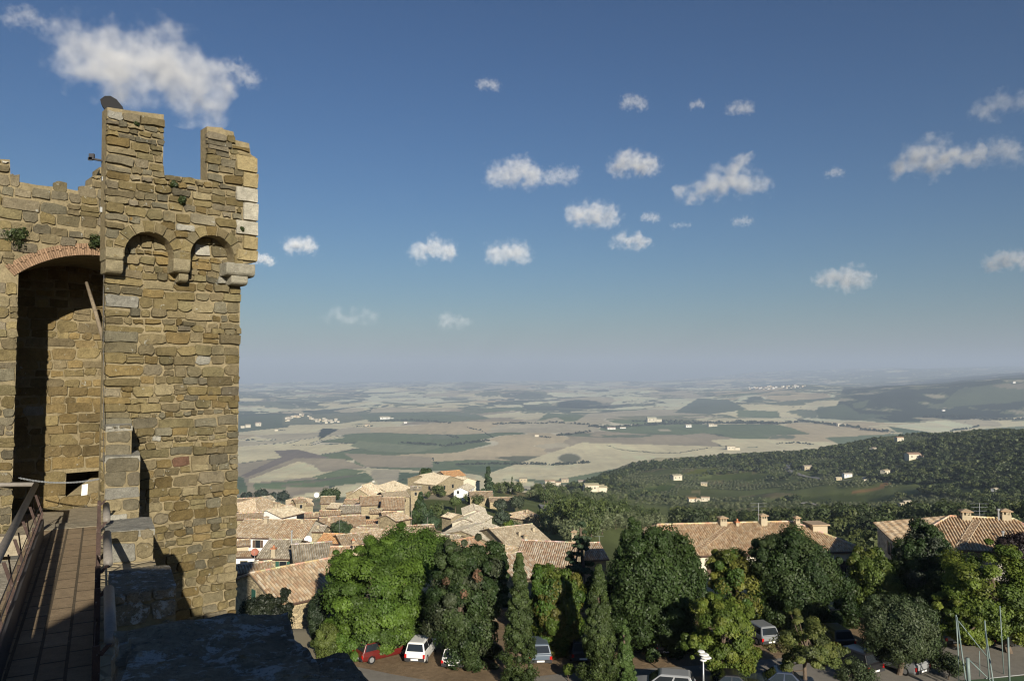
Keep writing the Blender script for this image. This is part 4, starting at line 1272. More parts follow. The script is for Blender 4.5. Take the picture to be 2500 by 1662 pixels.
s_ = MB(); s_.box(p - ee * .5 - UPV * .85 + n * .032, ee * 1.0, UPV * 1.7, n * .04, SHUT['green']); s_.build('shutter', M['col'], fo)

house('ribbed rust and tan roof sloping up behind the green-shuttered house', (806, 1374), (884, 1372), 84, 1334, 'gable', 4, 'mix', 'stone', 19, chim=((868, 1352, 'house', .7, .6),))
house('grey mossy roof with a terracotta chimney pot and one green-shuttered window', (632, 1360), (704, 1361), 104, 1317, 'gable', 3.6, 'grey', 'stone', 17, wins=((.82, .5),), shut='green', chim=((668, 1359, 'pot', 1.1, .55), (712, 1326, 'pipe', 1.6, .4)))
house('wide grey lichened roof just right of the mossy one', (722, 1369), (812, 1362), 96, 1326, 'gable', 3.2, 'grey', 'stone', 16, chim=((832, 1345, 'plain', .6, .5),))
house('small bright orange tiled roof below the cream gable', (776, 1323), (850, 1326), 150, 1303, 'gable', 3, 'orange', 'buff', 17, hipf=(0, 1))
house('low tan roof running right from the orange one', (838, 1330), (915, 1322), 146, 1302, 'gable', 3, 'tan', 'stone', 15, chim=((862, 1328, 'pot', .7, .5),))
house('long beige roof over a white wall with brown shutters at the tower edge', (560, 1309), (671, 1312), 165, 1268, 'gable', 5, 'tan', 'white', 17, wins=((.36, .6), (.63, .6), (.12, .6)), chim=((650, 1276, 'house', .9, .8),), wsize=(1.1, 1.6))
house('ribbed tan roof ending in a tall smooth cream gable wall', (671, 1312), (741, 1313), 160, 1268, 'gable', 5, 'mix', 'pale', 19, chim=((738, 1276, 'plain', .8, .6),))
house('little flat-roofed white block with a satellite dish at the tower edge', (570, 1357), (621, 1356), 108, 1345, 'shed', 3.4, 'mix', 'white', 12, wins=((.5, .7),), shut=None)
house('tiny tan roof tucked in front of the white block', (610, 1392), (660, 1387), 92, 1372, 'gable', 2.5, 'mix', 'stone', 17, L=4)
house('small weathered lean-to roof at the foot of the tower above the shuttered gable', (572, 1398), (640, 1390), 78, 1378, 'gable', 3.5, 'tan', 'stone', 15)
house('broad hipped beige roof near the tower with two pale chimneys', (630, 1259), (729, 1244), 230, 1214, 'hip', 4, 'tan', 'warm', 18, hipf=(.5, .9), chim=((672, 1238, 'house', 1, .8), (680, 1238, 'house', 1, .8)))
house('short tan roof left of the broad hipped one', (566, 1244), (610, 1240), 240, 1229, 'gable', 5, 'tan', 'warm', 17)
house('tan roof whose eave dips below the hipped roof', (560, 1268), (640, 1264), 205, 1252, 'gable', 3, 'tan', 'stone', 16)
house('low pale roof with open dark loggia below the hipped roof', (688, 1263), (744, 1250), 215, 1239, 'gable', 3, 'pale', 'white', 16, wins=((.8, .4),), shut=None, wsize=(3, 1.3))
house('long ribbed reddish tan roof behind the garden tree', (782, 1288), (891, 1283), 196, 1260, 'gable', 5, 'mix', 'warm', 18, chim=((803, 1271, 'plain', .9, .7),))
house('grey roof with a brown end wall left of the awning house', (833, 1252), (879, 1250), 242, 1233, 'gable', 8, 'grey', 'stone', 17, gwins=((.35, 1.2), (.6, 1.2), (.5, 4.0)))
house('narrow tan roof under the grey one', (780, 1257), (828, 1256), 226, 1246, 'gable', 4, 'mix', 'stone', 16)
ha = house('tall cream house with two dark windows and a striped awning', (931, 1243), (985, 1242), 255, 1214, 'gable', 9.5, 'mix', 'cream', 19, wins=((.2, .7), (.62, .7)), gwins=((.3, 1), (.55, 1), (.4, 4.2)), shut=None, wsize=(1.25, 1.6))
aw = MB(); q0 = ha['A'].lerp(ha['B'], .28) - UPV * 3.2 + ha['b'] * .35; q1 = ha['A'].lerp(ha['B'], .98) - UPV * 3.2 + ha['b'] * .35
ns = 22
for i in range(ns):
    a, b = q0.lerp(q1, i / ns), q0.lerp(q1, (i + 1) / ns); f = -ha['b'] * 2.2 - UPV * 1.7
    aw.add([a, b, b + f, a + f, a - UPV * .05, b - UPV * .05, b + f - UPV * .05, a + f - UPV * .05], [(3, 2, 1, 0), (4, 5, 6, 7), (0, 1, 5, 4), (2, 3, 7, 6)], (.62, .66, .62) if i % 2 else (.22, .33, .30))
aw.build('awning', M['col'], ha['t'])
house('stone house with a small balcony joined to the cream awning house', (882, 1233), (932, 1231), 266, 1210, 'gable', 9, 'mix', 'stone', 18, wins=((.25, 3.6), (.55, 1), (.85, 3.6), (.85, 1)), shut='grey')
house('grey-beige house with a small upper terrace wall', (838, 1231), (874, 1231), 284, 1218, 'gable', 6, 'mix', 'buff', 16, wins=((.75, .5), (.9, .5)), shut=None)
house('brown gabled house with one small dark window beside a leafy bush', (783, 1229), (816, 1228), 292, 1211, 'gable', 7, 'tan', 'stone', 18, wins=((.6, .8),), shut=None, wsize=(1, 1.7))
house('long white gabled house with tan roof on the town edge', (856, 1204), (911, 1207), 332, 1184, 'gable_front', 5, 'pale', 'white', L=8, gwins=((.5, 1),), shut=None)
house('tan roof in front of the white gabled house', (846, 1212), (908, 1213), 312, 1193, 'gable_front', 4, 'tan', 'stone', L=6)
house('small tan roof right of the white gabled house', (922, 1208), (956, 1199), 340, 1187, 'gable', 4, 'pale', 'warm', 17)
house('dark-eaved stone house with broad roof beside the slim conifer', (958, 1205), (1003, 1190), 336, 1180, 'gable', 7, 'pale', 'stone', 18, gwins=((.3, 1), (.6, 1)), chim=((965, 1188, 'plain', .9, .7),))
house('low roof in front of the dark-eaved house', (940, 1216), (1000, 1212), 300, 1199, 'gable', 4, 'pale', 'stone', 15)
house('pale mounded roof with a white satellite dish behind the hipped one', (700, 1236), (764, 1233), 300, 1212, 'hip', 4, 'tan', 'stone', 17, hipf=(1.0, 1.0))
house('low tan roof at the far left against the valley', (560, 1230), (622, 1227), 290, 1216, 'gable', 4, 'tan', 'warm', 15, chim=((622, 1222, 'house', .8, .8),))
house('wide dusty tan roofs behind the pine crown', (905, 1334), (1000, 1340), 150, 1288, 'gable', 4, 'tan', 'stone', 15)
house('reddish roof below the cream awning house', (886, 1292), (953, 1292), 206, 1269, 'gable', 4, 'red', 'stone', 16, chim=((927, 1284, 'plain', .6, .5),))
house('long pinkish roof over a white end wall above the pine', (972, 1309), (1063, 1304), 162, 1282, 'gable', 5, 'pink', 'white', 18, chim=((1050, 1290, 'plain', .6, .5),))
house('dusty roof between the grey roofs and the pine', (846, 1312), (930, 1318), 172, 1290, 'gable', 4, 'tan', 'stone', 15)
# --- the spur of houses in the middle distance
house('large stone farmhouse with pale roof and paired windows on the spur', (1010, 1178), (1064, 1184), 392, 1159, 'gable', 11, 'pale', 'stone', 17, wins=((.72, .7), (.9, .7), (.45, 5), (.75, 5)), gwins=((.3, 1), (.6, 1)), shut=None, wsize=(1.5, 1.9))
house('stone house set behind the large farmhouse', (1054, 1173), (1088, 1166), 414, 1156, 'gable', 8, 'pale', 'stone', 17, gwins=((.5, 1),), shut=None)
house('house with a terracotta orange roof behind the spur', (1092, 1164), (1137, 1160), 432, 1149, 'gable', 6, 'orange', 'buff', 17)
house('pale walled house below the orange roof', (1086, 1178), (1110, 1182), 412, 1164, 'gable', 7, 'pale', 'pale', 17)
house('bright white gabled house on the spur with a small square window', (1108, 1196), (1142, 1197), 372, 1189, 'gable_front', 6.5, 'grey', 'white', L=13, wins=((.3, .3),), shut=None, gwins=((.6, .8),))
house('long low stone house right of the white gable', (1148, 1213), (1203, 1212), 352, 1199, 'gable', 5, 'tan', 'stone', 17, wins=((.25, .6), (.34, .6), (.55, .6)), shut='brown')
house('single-storey stone outbuilding behind olive trees', (1196, 1224), (1257, 1223), 346, 1213, 'gable', 3.2, 'tan', 'warm', 15)
house('pale house with three shuttered windows under a beige gable roof', (1131, 1255), (1187, 1254), 265, 1244, 'gable_front', 6, 'grey', 'pale', L=12, gwins=((.15, .6), (.4, .6), (.75, .6)), shut='brown')
house('beige gable roof in front of the three-window house', (1104, 1275), (1168, 1279), 226, 1265, 'gable_front', 6, 'grey', 'pale', L=12)
house('low grey roof with white garden wall below the beige gable', (1082, 1302), (1128, 1310), 192, 1276, 'gable', 3.5, 'grey', 'white', 15)
house('big weathered roof with a row of windows down its long right wall', (1196, 1322), (1252, 1299), 176, 1284, 'gable', 5.5, 'grey', 'stone', 14, wins=((.12, .5), (.35, .5), (.55, .5), (.7, .5), (.9, .5)), shut='brown', rlim=(4, 12), chim=((1185, 1293, 'plain', .7, .6),))
house('short red tiled roof beside the dark oak', (1113, 1346), (1183, 1333), 124, 1317, 'gable', 4, 'red', 'buff', 17)
house('stone house by the lane with a hipped roof', (1276, 1265), (1321, 1261), 292, 1245, 'hip', 5.5, 'tan', 'stone', 18, hipf=(.6, .5), wins=((.35, 1.2),), chim=((1285, 1250, 'plain', .9, .7),))
house('small lean-to roof left of the house by the lane', (1245, 1262), (1278, 1267), 292, 1254, 'gable', 4, 'tan', 'stone', 17)
house('broad pale roof with three small chimneys above the ribbed roofs', (1240, 1333), (1343, 1320), 170, 1284, 'gable', 5, 'pale', 'stone', 16, chim=((1282, 1318, 'house', .8, .7), (1268, 1308, 'plain', 1, .6), (1302, 1296, 'plain', .8, .6)), wins=((.95, .6),))
house('large roof of pink and cream ribbed tiles behind the slim cypress', (1258, 1375), (1400, 1383), 100, 1322, 'gable', 4.5, 'pink', 'stone', 18, chim=((1402, 1322, 'house', 1.0, .6),))
house('lower cream ribbed roof between the cypress and the maple', (1262, 1412), (1330, 1400), 88, 1352, 'gable', 4, 'pink', 'stone', 18)
house('cream ribbed roof end showing left of the great oak', (1400, 1366), (1480, 1362), 108, 1326, 'gable', 4, 'pink', 'stone', 18)
# --- roofs crowded in between: the rest of the old town
rng_ = random.Random(12)
FILL = [(1010, 1236, 250, 26), (955, 1262, 235, 34), (915, 1252, 250, 24), (862, 1268, 215, 30), (810, 1240, 262, 26), (760, 1262, 215, 30), (735, 1226, 300, 26), (660, 1220, 320, 24), (985, 1268, 200, 34), (1015, 1196, 330, 24), (930, 1222, 300, 22), (1078, 1196, 350, 22), (1062, 1226, 290, 20), (770, 1296, 165, 34), (905, 1300, 180, 40), (1046, 1322, 140, 40), (590, 1330, 135, 34), (1095, 1320, 150, 36), (1218, 1345, 140, 44), (1190, 1360, 120, 40), (1235, 1295, 205, 30), (1160, 1248, 290, 22), (1215, 1240, 300, 20), (1090, 1262, 240, 22)]
SEEN = ['behind the awning house conifer', 'between the pine crown and the awning house', 'left of the cream awning house', 'above the garden tree', 'beside the brown gabled house', 'right of the cream gable wall', 'behind the pale mounded roof', 'against the valley trees', 'over the pine crown', 'below the pale farmhouse', 'under the white gabled house', 'below the orange roofed house', 'in the spur gardens', 'under the orange tiled roof', 'just over the left edge of the pine', 'behind the pine and holm oak', 'at the tower edge below the white wall', 'beside the red tiled roof', 'between the holm oak and the slim cypress', 'behind the holm oak top', 'right of the big weathered roof', 'above the three-window house', 'among the spur olive trees', 'left of the beige gable roof']
for k, (px, py, Y, w) in enumerate(FILL):
    tl = rng_.uniform(-.22, .22) * w; rf = rng_.choice(['tan', 'mix', 'pale', 'tan', 'grey'])
    if k in (0, 10, 11, 12, 20, 21, 22): continue
    house('crowded old-town house ' + SEEN[k] + ' with a %s roof' % {'tan': 'tan', 'mix': 'rusty tan', 'pale': 'pale', 'grey': 'grey'}[rf], (px - w / 2, py + tl / 2), (px + w / 2, py - tl / 2), Y, py - w * rng_.uniform(.34, .46), 'gable', 4.5, rf, rng_.choice(['stone', 'warm', 'buff', 'pale']), 17,
          wins=((.5, .9),) if k % 3 == 0 else (), chim=((px + w * .2, py - w * .2, 'plain', .7, .55),) if k % 2 else (), shut=None, rlim=(1.8, 6))
# --- the two long roofs on the right
hr1 = house('long hipped roof of sunlit tiles with arcaded chimneys behind the trees', (1600, 1355), (2110, 1341), 86, 1276, 'hip', 6.5, 'sunny', 'pale', 20, hipf=(.35, .95), wins=((.28, 1.2), (.34, 1.2), (.6, 1.2), (.9, 1.2)), shut='brown',
      chim=((1764, 1281, 'house', .50, .82), (1863, 1280, 'house', .75, .78), (1946, 1287, 'house', .80, .55), (1800, 1283, 'pot', .4, .4)))
hr2 = house('second long tiled roof at the right edge with a shaded side wall', (2200, 1330), (2620, 1352), 76, 1262, 'hip', 6.5, 'sunny', 'grey', 19, hipf=(1.0, .5), gwins=((.45, .8),), shut='brown',
      chim=((2358, 1266, 'house', .42, .85), (2455, 1267, 'house', .50, .82), (2438, 1270, 'pipe', 1.0, .4), (2449, 1318, 'pipe', .7, .3)))
# dormer-like skylight hut and ladders of raised tiles on the long roofs
def roof_point(h, px, py):
    e, b = h['e'], h['b']; sl = (h['R0'] - h['A']); sl = (sl - e * sl.dot(e)).normalized(); nn = e.cross(sl)
    d = ray(px, py); return d * (h['A'].dot(nn) / d.dot(nn)), nn if nn.z > 0 else -nn
for h, p0, p1 in ((hr1, (1708, 1340), (1778, 1284)), (hr2, (2345, 1335), (2385, 1272))):
    a, n = roof_point(h, *p0); b, _ = roof_point(h, *p1); d = (b - a); s = d.normalized().cross(n)
    ld_ = MB()
    for sg in (-.32, .32): ld_.tube([a + s * sg + n * .12, b + s * sg + n * .12], .05, 5, (.42, .34, .24))
    nst = 16
    for i in range(nst): p = a.lerp(b, (i + .5) / nst); ld_.box(p - s * .3 + n * .06, s * .6, d.normalized() * .12, n * .10, (.30, .22, .15))
    ld_.build('roof_ladder', M['tile'], h['t'])
p, n = roof_point(hr1, 2003, 1298)
dm = MB(); e = hr1['e']; b = hr1['b']
dm.box(p - e * .9 - UPV * .2, e * 1.8, b * 2.2, UPV * .95, (.45, .38, .27)); dm.box(p - e * 1.1 - b * .25 + UPV * .75, e * 2.2, b * 2.6, UPV * .14 , (.40, .30, .2))
dm.build('dormer', M['plaster'], hr1['t'])

# --- aerials and dishes on the roofs
def aerial(label, px, py, Y, h, w, bars=3, tilt=0.0):
    p = at(px, py, Y); m = MB()
    m.tube([p - UPV * .4, p + UPV * h], .022, 5)
    a = Vector((math.cos(tilt), math.sin(tilt), 0))
    for i in range(bars):
        q = p + UPV * (h - .06 - i * h * .22); k = w * (1 - .12 * i)
        m.tube([q - a * k / 2, q + a * k / 2], .014, 4)
        for j in range(-3, 4):
            r_ = q + a * (k * j / 7); c = Vector((-a.y, a.x, 0)) * .16
            m.tube([r_ - c, r_ + c], .008, 4)
    return tag(m.build('aerial', M['steel']), label, 'antenna')
aerial('television aerial on the long hipped roof beside a tall chimney', 1852, 1262, 88, 1.6, 1.9)
aerial('many-armed television aerial between two chimneys at the right edge', 2392, 1268, 80, 1.7, 1.9, 4)
aerial('short spiky aerial at the left end of the rightmost roof', 2238, 1282, 84, .9, .7, 2, .6)
aerial('thin aerial on a rooftop by the cream gable wall', 828, 1316, 165, 4.6, 3.2, 2)
aerial('single white bar aerial over the pink roofs by the great oak', 1463, 1322, 108, .8, 1.3, 1)
aerial('slender rooftop aerial on the broad hipped roof near the tower', 675, 1218, 240, 2.6, 1.6, 2)
def dish(label, px, py, Y, r, c=(.75, .76, .78), az=.2):
    p = at(px, py, Y); m = MB(); ax = Vector((math.sin(az), -math.cos(az), .35)).normalized(); s = ax.cross(UPV).normalized(); u = s.cross(ax)
    V = [p]; n = 14
    for k in (1, 2):
        for i in range(n):
            w = 2 * math.pi * i / n; V.append(p + (s * math.cos(w) + u * math.sin(w)) * r * k / 2 + ax * (.07 * r * k * k / 1.2))
    Fc = [(0, 1 + (i + 1) % n, 1 + i) for i in range(n)] + [(1 + i, 1 + (i + 1) % n, 1 + n + (i + 1) % n, 1 + n + i) for i in range(n)]
    m.add(V, Fc, c); m.add([v - ax * .03 for v in V], [f[::-1] for f in Fc], c)
    m.tube([p + u * -r + ax * .2, p + ax * (r * 1.1)], .015, 4, (.3, .3, .3)); m.tube([p, p - UPV * (r + .6)], .03, 5, (.4, .4, .4))
    return tag(m.build('satellite_dish', M['col']), label, 'dish')
dish('rust coloured satellite dish beside the white block', 622, 1347, 106, .5, (.30, .11, .07))
dish('white satellite dish in front of the cream gable', 752, 1317, 152, .75)
dish('white satellite dish against the valley beside the leafy bush', 773, 1208, 300, 1.0)
dish('small white dish on the arched wall', 883, 1289, 190, .7)

# --- lone houses among the trees on the far hillside, and farms and villages in the valley
def far_house(label, px, py, wpx, col='pale', roof='pale', rz=.3, ratio=.62, hfac=.42, wing=0, group=None, name='farmhouse', P=None, cat='house'):
    P = P or hit(px, py); sc = P.y / FOC
    w = wpx * sc; d = w * ratio; h = w * hfac
    t = thing(name, label, cat, (P.x, P.y, P.z), group)
    Mx = Matrix.Rotation(rz, 3, 'Z'); T = lambda x, y, z: P + Mx @ Vector((x, y, z))
    wb, rb = MB(), MB()
    def unit(x0, w, d, h, y0=0):
        rh = d * .17; rng = random.Random(int(px))
        Q = [T(x0 - w / 2, y0 - d / 2, -h * .6), T(x0 + w / 2, y0 - d / 2, -h * .6), T(x0 + w / 2, y0 + d / 2, -h * .6), T(x0 - w / 2, y0 + d / 2, -h * .6)]
        U = [q + UPV * (h * 1.6) for q in Q]; r0, r1 = T(x0 - w / 2, y0, h + rh), T(x0 + w / 2, y0, h + rh)
        wb.poly([Q[0], Q[1], U[1], U[0]], WALL[col]); wb.poly([Q[1], Q[2], U[2], r1, U[1]], WALL[col]); wb.poly([Q[2], Q[3], U[3], U[2]], WALL[col]); wb.poly([Q[3], Q[0], U[0], r0, U[3]], WALL[col])
        o = w * .04; k = d * .04; up_ = UPV * (.04 * w)
        a = [T(x0 - w / 2 - o, y0 - d / 2 - k, h), T(x0 + w / 2 + o, y0 - d / 2 - k, h), T(x0 + w / 2 + o, y0, h + rh) , T(x0 - w / 2 - o, y0, h + rh), T(x0 + w / 2 + o, y0 + d / 2 + k, h), T(x0 - w / 2 - o, y0 + d / 2 + k, h)]
        rb.add([p + up_ for p in a] + a, [(0, 1, 2, 3), (3, 2, 4, 5), (9, 8, 7, 6), (11, 10, 8, 9), (0, 6, 7, 1), (1, 7, 8, 2), (2, 8, 10, 4), (5, 3, 9, 11), (3, 0, 6, 9)], [tuple(v * rng.uniform(.9, 1.1) for v in random.Random(i + int(px)).choice(ROOF[roof])) for i in range(9)])
        return (w, d, h, x0, y0)
    us = [unit(0, w, d, h)]
    if wing: us.append(unit(wing * w * .75, w * .7, d * .8, h * .62, -d * .1))
    wb.build('wall', M['plaster'], t); rb.build('roof', M['tile'], t)
    if wpx >= 13:
        for k in (-.25, .2):
            f = MB(); c = T(k * w, -d / 2, h * .45); f.box(c - Mx @ Vector((w * .05, .06, 0)), Mx @ Vector((w * .1, 0, 0)), Mx @ Vector((0, .1, 0)), UPV * (h * .28), (.05, .045, .04)); f.build('window', M['col'], t)
    return t
LONE = [
 ('square pale farmhouse standing in the vineyard below the wood', 1651, 1171, 24, 'pale', 'pale', .35, 0), ('ochre farmhouse half hidden by a round tree', 1719, 1185, 15, 'buff', 'tan', -.3, 0),
 ('farmhouse with a lower wing on the pale lane near the valley edge', 1443, 1199, 34, 'pale', 'pale', .15, 1), ('small pink-roofed house beside the winged farmhouse', 1468, 1192, 16, 'pale', 'pale', .5, 0),
 ('low row house in the trees with orange roof', 1690, 1225, 20, 'pale', 'orange', .1, 0), ('pale two-part house next to the orange-roofed row', 1722, 1223, 20, 'pale', 'pale', -.2, -1),
 ('pinkish villa on the slope edge with white patio', 1342, 1184, 24, 'pale', 'mix', .1, 1), ('pale farm roof peeping over olive trees at the slope edge', 1378, 1178, 18, 'buff', 'tan', .2, 0), ('grey roofed shed behind the olive slope', 1420, 1181, 18, 'grey', 'grey', .1, 0),
 ('lone house with a brown roof just past the conifer', 1277, 1176, 19, 'buff', 'tan', .1, 0), ('pale house high on the wooded crest', 2132, 1100, 15, 'pale', 'pale', .5, 0), ('square farmhouse on top of the wooded ridge', 2195, 1076, 18, 'pale', 'mix', .2, 0),
 ('long villa below the ridge top', 2228, 1121, 30, 'pale', 'mix', .1, 1), ('little low house above the lane bend', 1971, 1147, 20, 'buff', 'pale', .1, 0), ('tan cottage beside the white barn', 2046, 1172, 15, 'buff', 'tan', .2, 0),
 ('white barn in the middle of the slope', 2068, 1166, 20, 'white', 'grey', .1, 0), ('tall square house with shaded left wall', 2161, 1159, 21, 'pale', 'pale', .6, 0), ('small white chapel-like house against the dark forest', 2430, 1200, 18, 'white', 'pale', .5, 0),
 ('stone farmhouse above the rooftops of the right', 2214, 1234, 22, 'buff', 'pale', .3, -1), ('tiny hut roof in the olives', 2112, 1174, 8, 'pale', 'pale', .1, 0), ('pale farm among cypresses on the valley floor', 1783, 1098, 20, 'pale', 'pale', .1, 1),
 ('white farm by the tree belt in the valley', 1680, 1043, 14, 'white', 'pale', .1, 0), ('pale farm on the valley road', 1735, 1041, 14, 'pale', 'pale', .2, 1), ('hill farm on the sunny rise', 1590, 1030, 22, 'pale', 'pale', .1, 1),
 ('farm with dark trees on the tan hill', 1310, 1066, 10, 'pale', 'pale', .1, 0), ('white farm on the far crest', 990, 1033, 8, 'white', 'pale', .1, 0), ('farm among trees at the left valley', 897, 1041, 12, 'buff', 'tan', .1, 0),
 ('pale farm on the rise by the tower', 675, 1052, 8, 'pale', 'pale', .2, 0), ('white hut at the field corner', 912, 1176, 5, 'white', 'pale', .1, 0), ('far white farm on the dark wooded hill', 2475, 936, 7, 'white', 'pale', .1, 0), ('pale farm on the shaded far hillside', 2303, 1004, 7, 'white', 'pale', .1, 0), ('row of farm buildings beyond the tree belt', 2050, 1040, 14, 'pale', 'pale', .1, 1)]
for (lb, px, py, w, c, r, rz, wing) in LONE: far_house(lb, px, py, w, c, r, rz, wing=wing)
for (lb, px, py, w) in (('large white industrial shed on the valley floor', 1492, 1048, 20), ('smaller white industrial shed by the large one', 1520, 1046, 14), ('blue-grey industrial shed farther right', 1548, 1039, 16), ('long pale shed in the far left valley', 940, 1023, 24), ('short white shed beside the long pale one', 957, 1022, 8)):
    far_house(lb, px, py, w, 'white', 'grey' if 'blue' in lb else 'pale', .15, ratio=.4, hfac=.18, name='industrial_shed', cat='shed')
rng = random.Random(77)
for k, lb in enumerate(('pale terrace block nearest the tower in the far valley', 'gabled terrace block in the middle of three', 'rightmost of three terrace blocks left of the hill village')):
    far_house(lb, (592, 605, 630)[k], (1045, 1044, 1040)[k], (9, 12, 13)[k], 'pale', 'mix', .5, hfac=.55)
for i in range(46):
    t_ = rng.random(); px = 694 + 132 * t_; cy0 = 1029 - 14 * math.exp(-((px - 735) / 30) ** 2); py = cy0 + rng.uniform(-5, 5)
    far_house('small house of the pale hill village on the far left valley slope', px, py, rng.uniform(4, 7.5), rng.choice(['pale', 'buff', 'cream', 'pale']), rng.choice(['mix', 'tan', 'pale']), rng.uniform(-.6, .6), hfac=.6, group='houses of the left hill village', name='village_house')
for i in range(44):
    px = rng.triangular(1812, 1985, 1870); py = 950 - (px - 1812) * .035 + rng.uniform(-3, 3)
    far_house('tiny house of the distant ridge town below the skyline', px, py, rng.uniform(3, 5), rng.choice(['pale', 'white', 'cream']), rng.choice(['orange', 'mix', 'pale']), rng.uniform(-.6, .6), hfac=.7, group='houses of the distant ridge town', name='village_house')
# ------------------------------------------------------------------ trees
def unit(rng, n):
    v = rng.normal(size=(n, 3)); return v / np.linalg.norm(v, axis=1, keepdims=True)

def leaf_quads(pos, nrm, size, rng, aspect=.62):
    n = len(pos)
    a = np.cross(nrm, unit(rng, n)); a /= np.linalg.norm(a, axis=1, keepdims=True) + 1e-9
    b = np.cross(nrm, a)
    s = np.asarray(size).reshape(-1, 1) if np.ndim(size) else size
    V = np.stack([pos - a * s, pos - b * s * aspect, pos + a * s, pos + b * s * aspect], 1).reshape(-1, 3)
    return V, np.arange(4 * n).reshape(-1, 4)

def leaf_cloud(cs, rc, per, leaf, pal, rng, centre, flat=1.0, jit=.16, nrm_rand=.7, up=0.0, clump_var=.22):
    """clumps of leaves: centres cs (k,3), radii rc (k,)"""
    k = len(cs)
    u = unit(rng, k * per).reshape(k, per, 3)
    rad = rng.random((k, per, 1)) ** .45
    off = u * rad * rc[:, None, None]; off[..., 2] *= flat
    pos = cs[:, None, :] + off
    out = cs - centre; out /= np.linalg.norm(out, axis=1, keepdims=True) + 1e-9
    nr = u * .9 + out[:, None, :] * .45 + unit(rng, k * per).reshape(k, per, 3) * nrm_rand + np.array([0, 0, up])
    nr /= np.linalg.norm(nr, axis=2, keepdims=True)
    pal = np.array(pal)
    base = pal[rng.integers(0, len(pal), k)] * (1 + (rng.random((k, 1)) - .5) * 2 * clump_var)
    col = base[:, None, :] * (1 + (rng.random((k, per, 1)) - .5) * 2 * jit)
    V, Fq = leaf_quads(pos.reshape(-1, 3), nr.reshape(-1, 3), leaf * (.7 + .6 * rng.random(k * per)), rng)
    return V, Fq, col.reshape(-1, 3)

def limbs(mb, base, top, r0, targets, rng, c=(.13, .10, .075)):
    base, top = Vector(base), Vector(top)
    pts = [base.lerp(top, t) + Vector((rng.normal() * .12, rng.normal() * .12, 0)) * (0 if t == 0 else 1) for t in (0, .3, .6, 1)]
    mb.tube(pts, [r0 * 1.25, r0, r0 * .8, r0 * .45], 8, c)
    for tgt in targets:
        t = .45 + .5 * rng.random(); s = base.lerp(top, t); tgt = Vector(tgt)
        m = s.lerp(tgt, .55) + Vector((0, 0, -.15 * (tgt - s).length * rng.random()))
        mb.tube([s, m, tgt], [r0 * .42, r0 * .26, r0 * .09], 5, c)

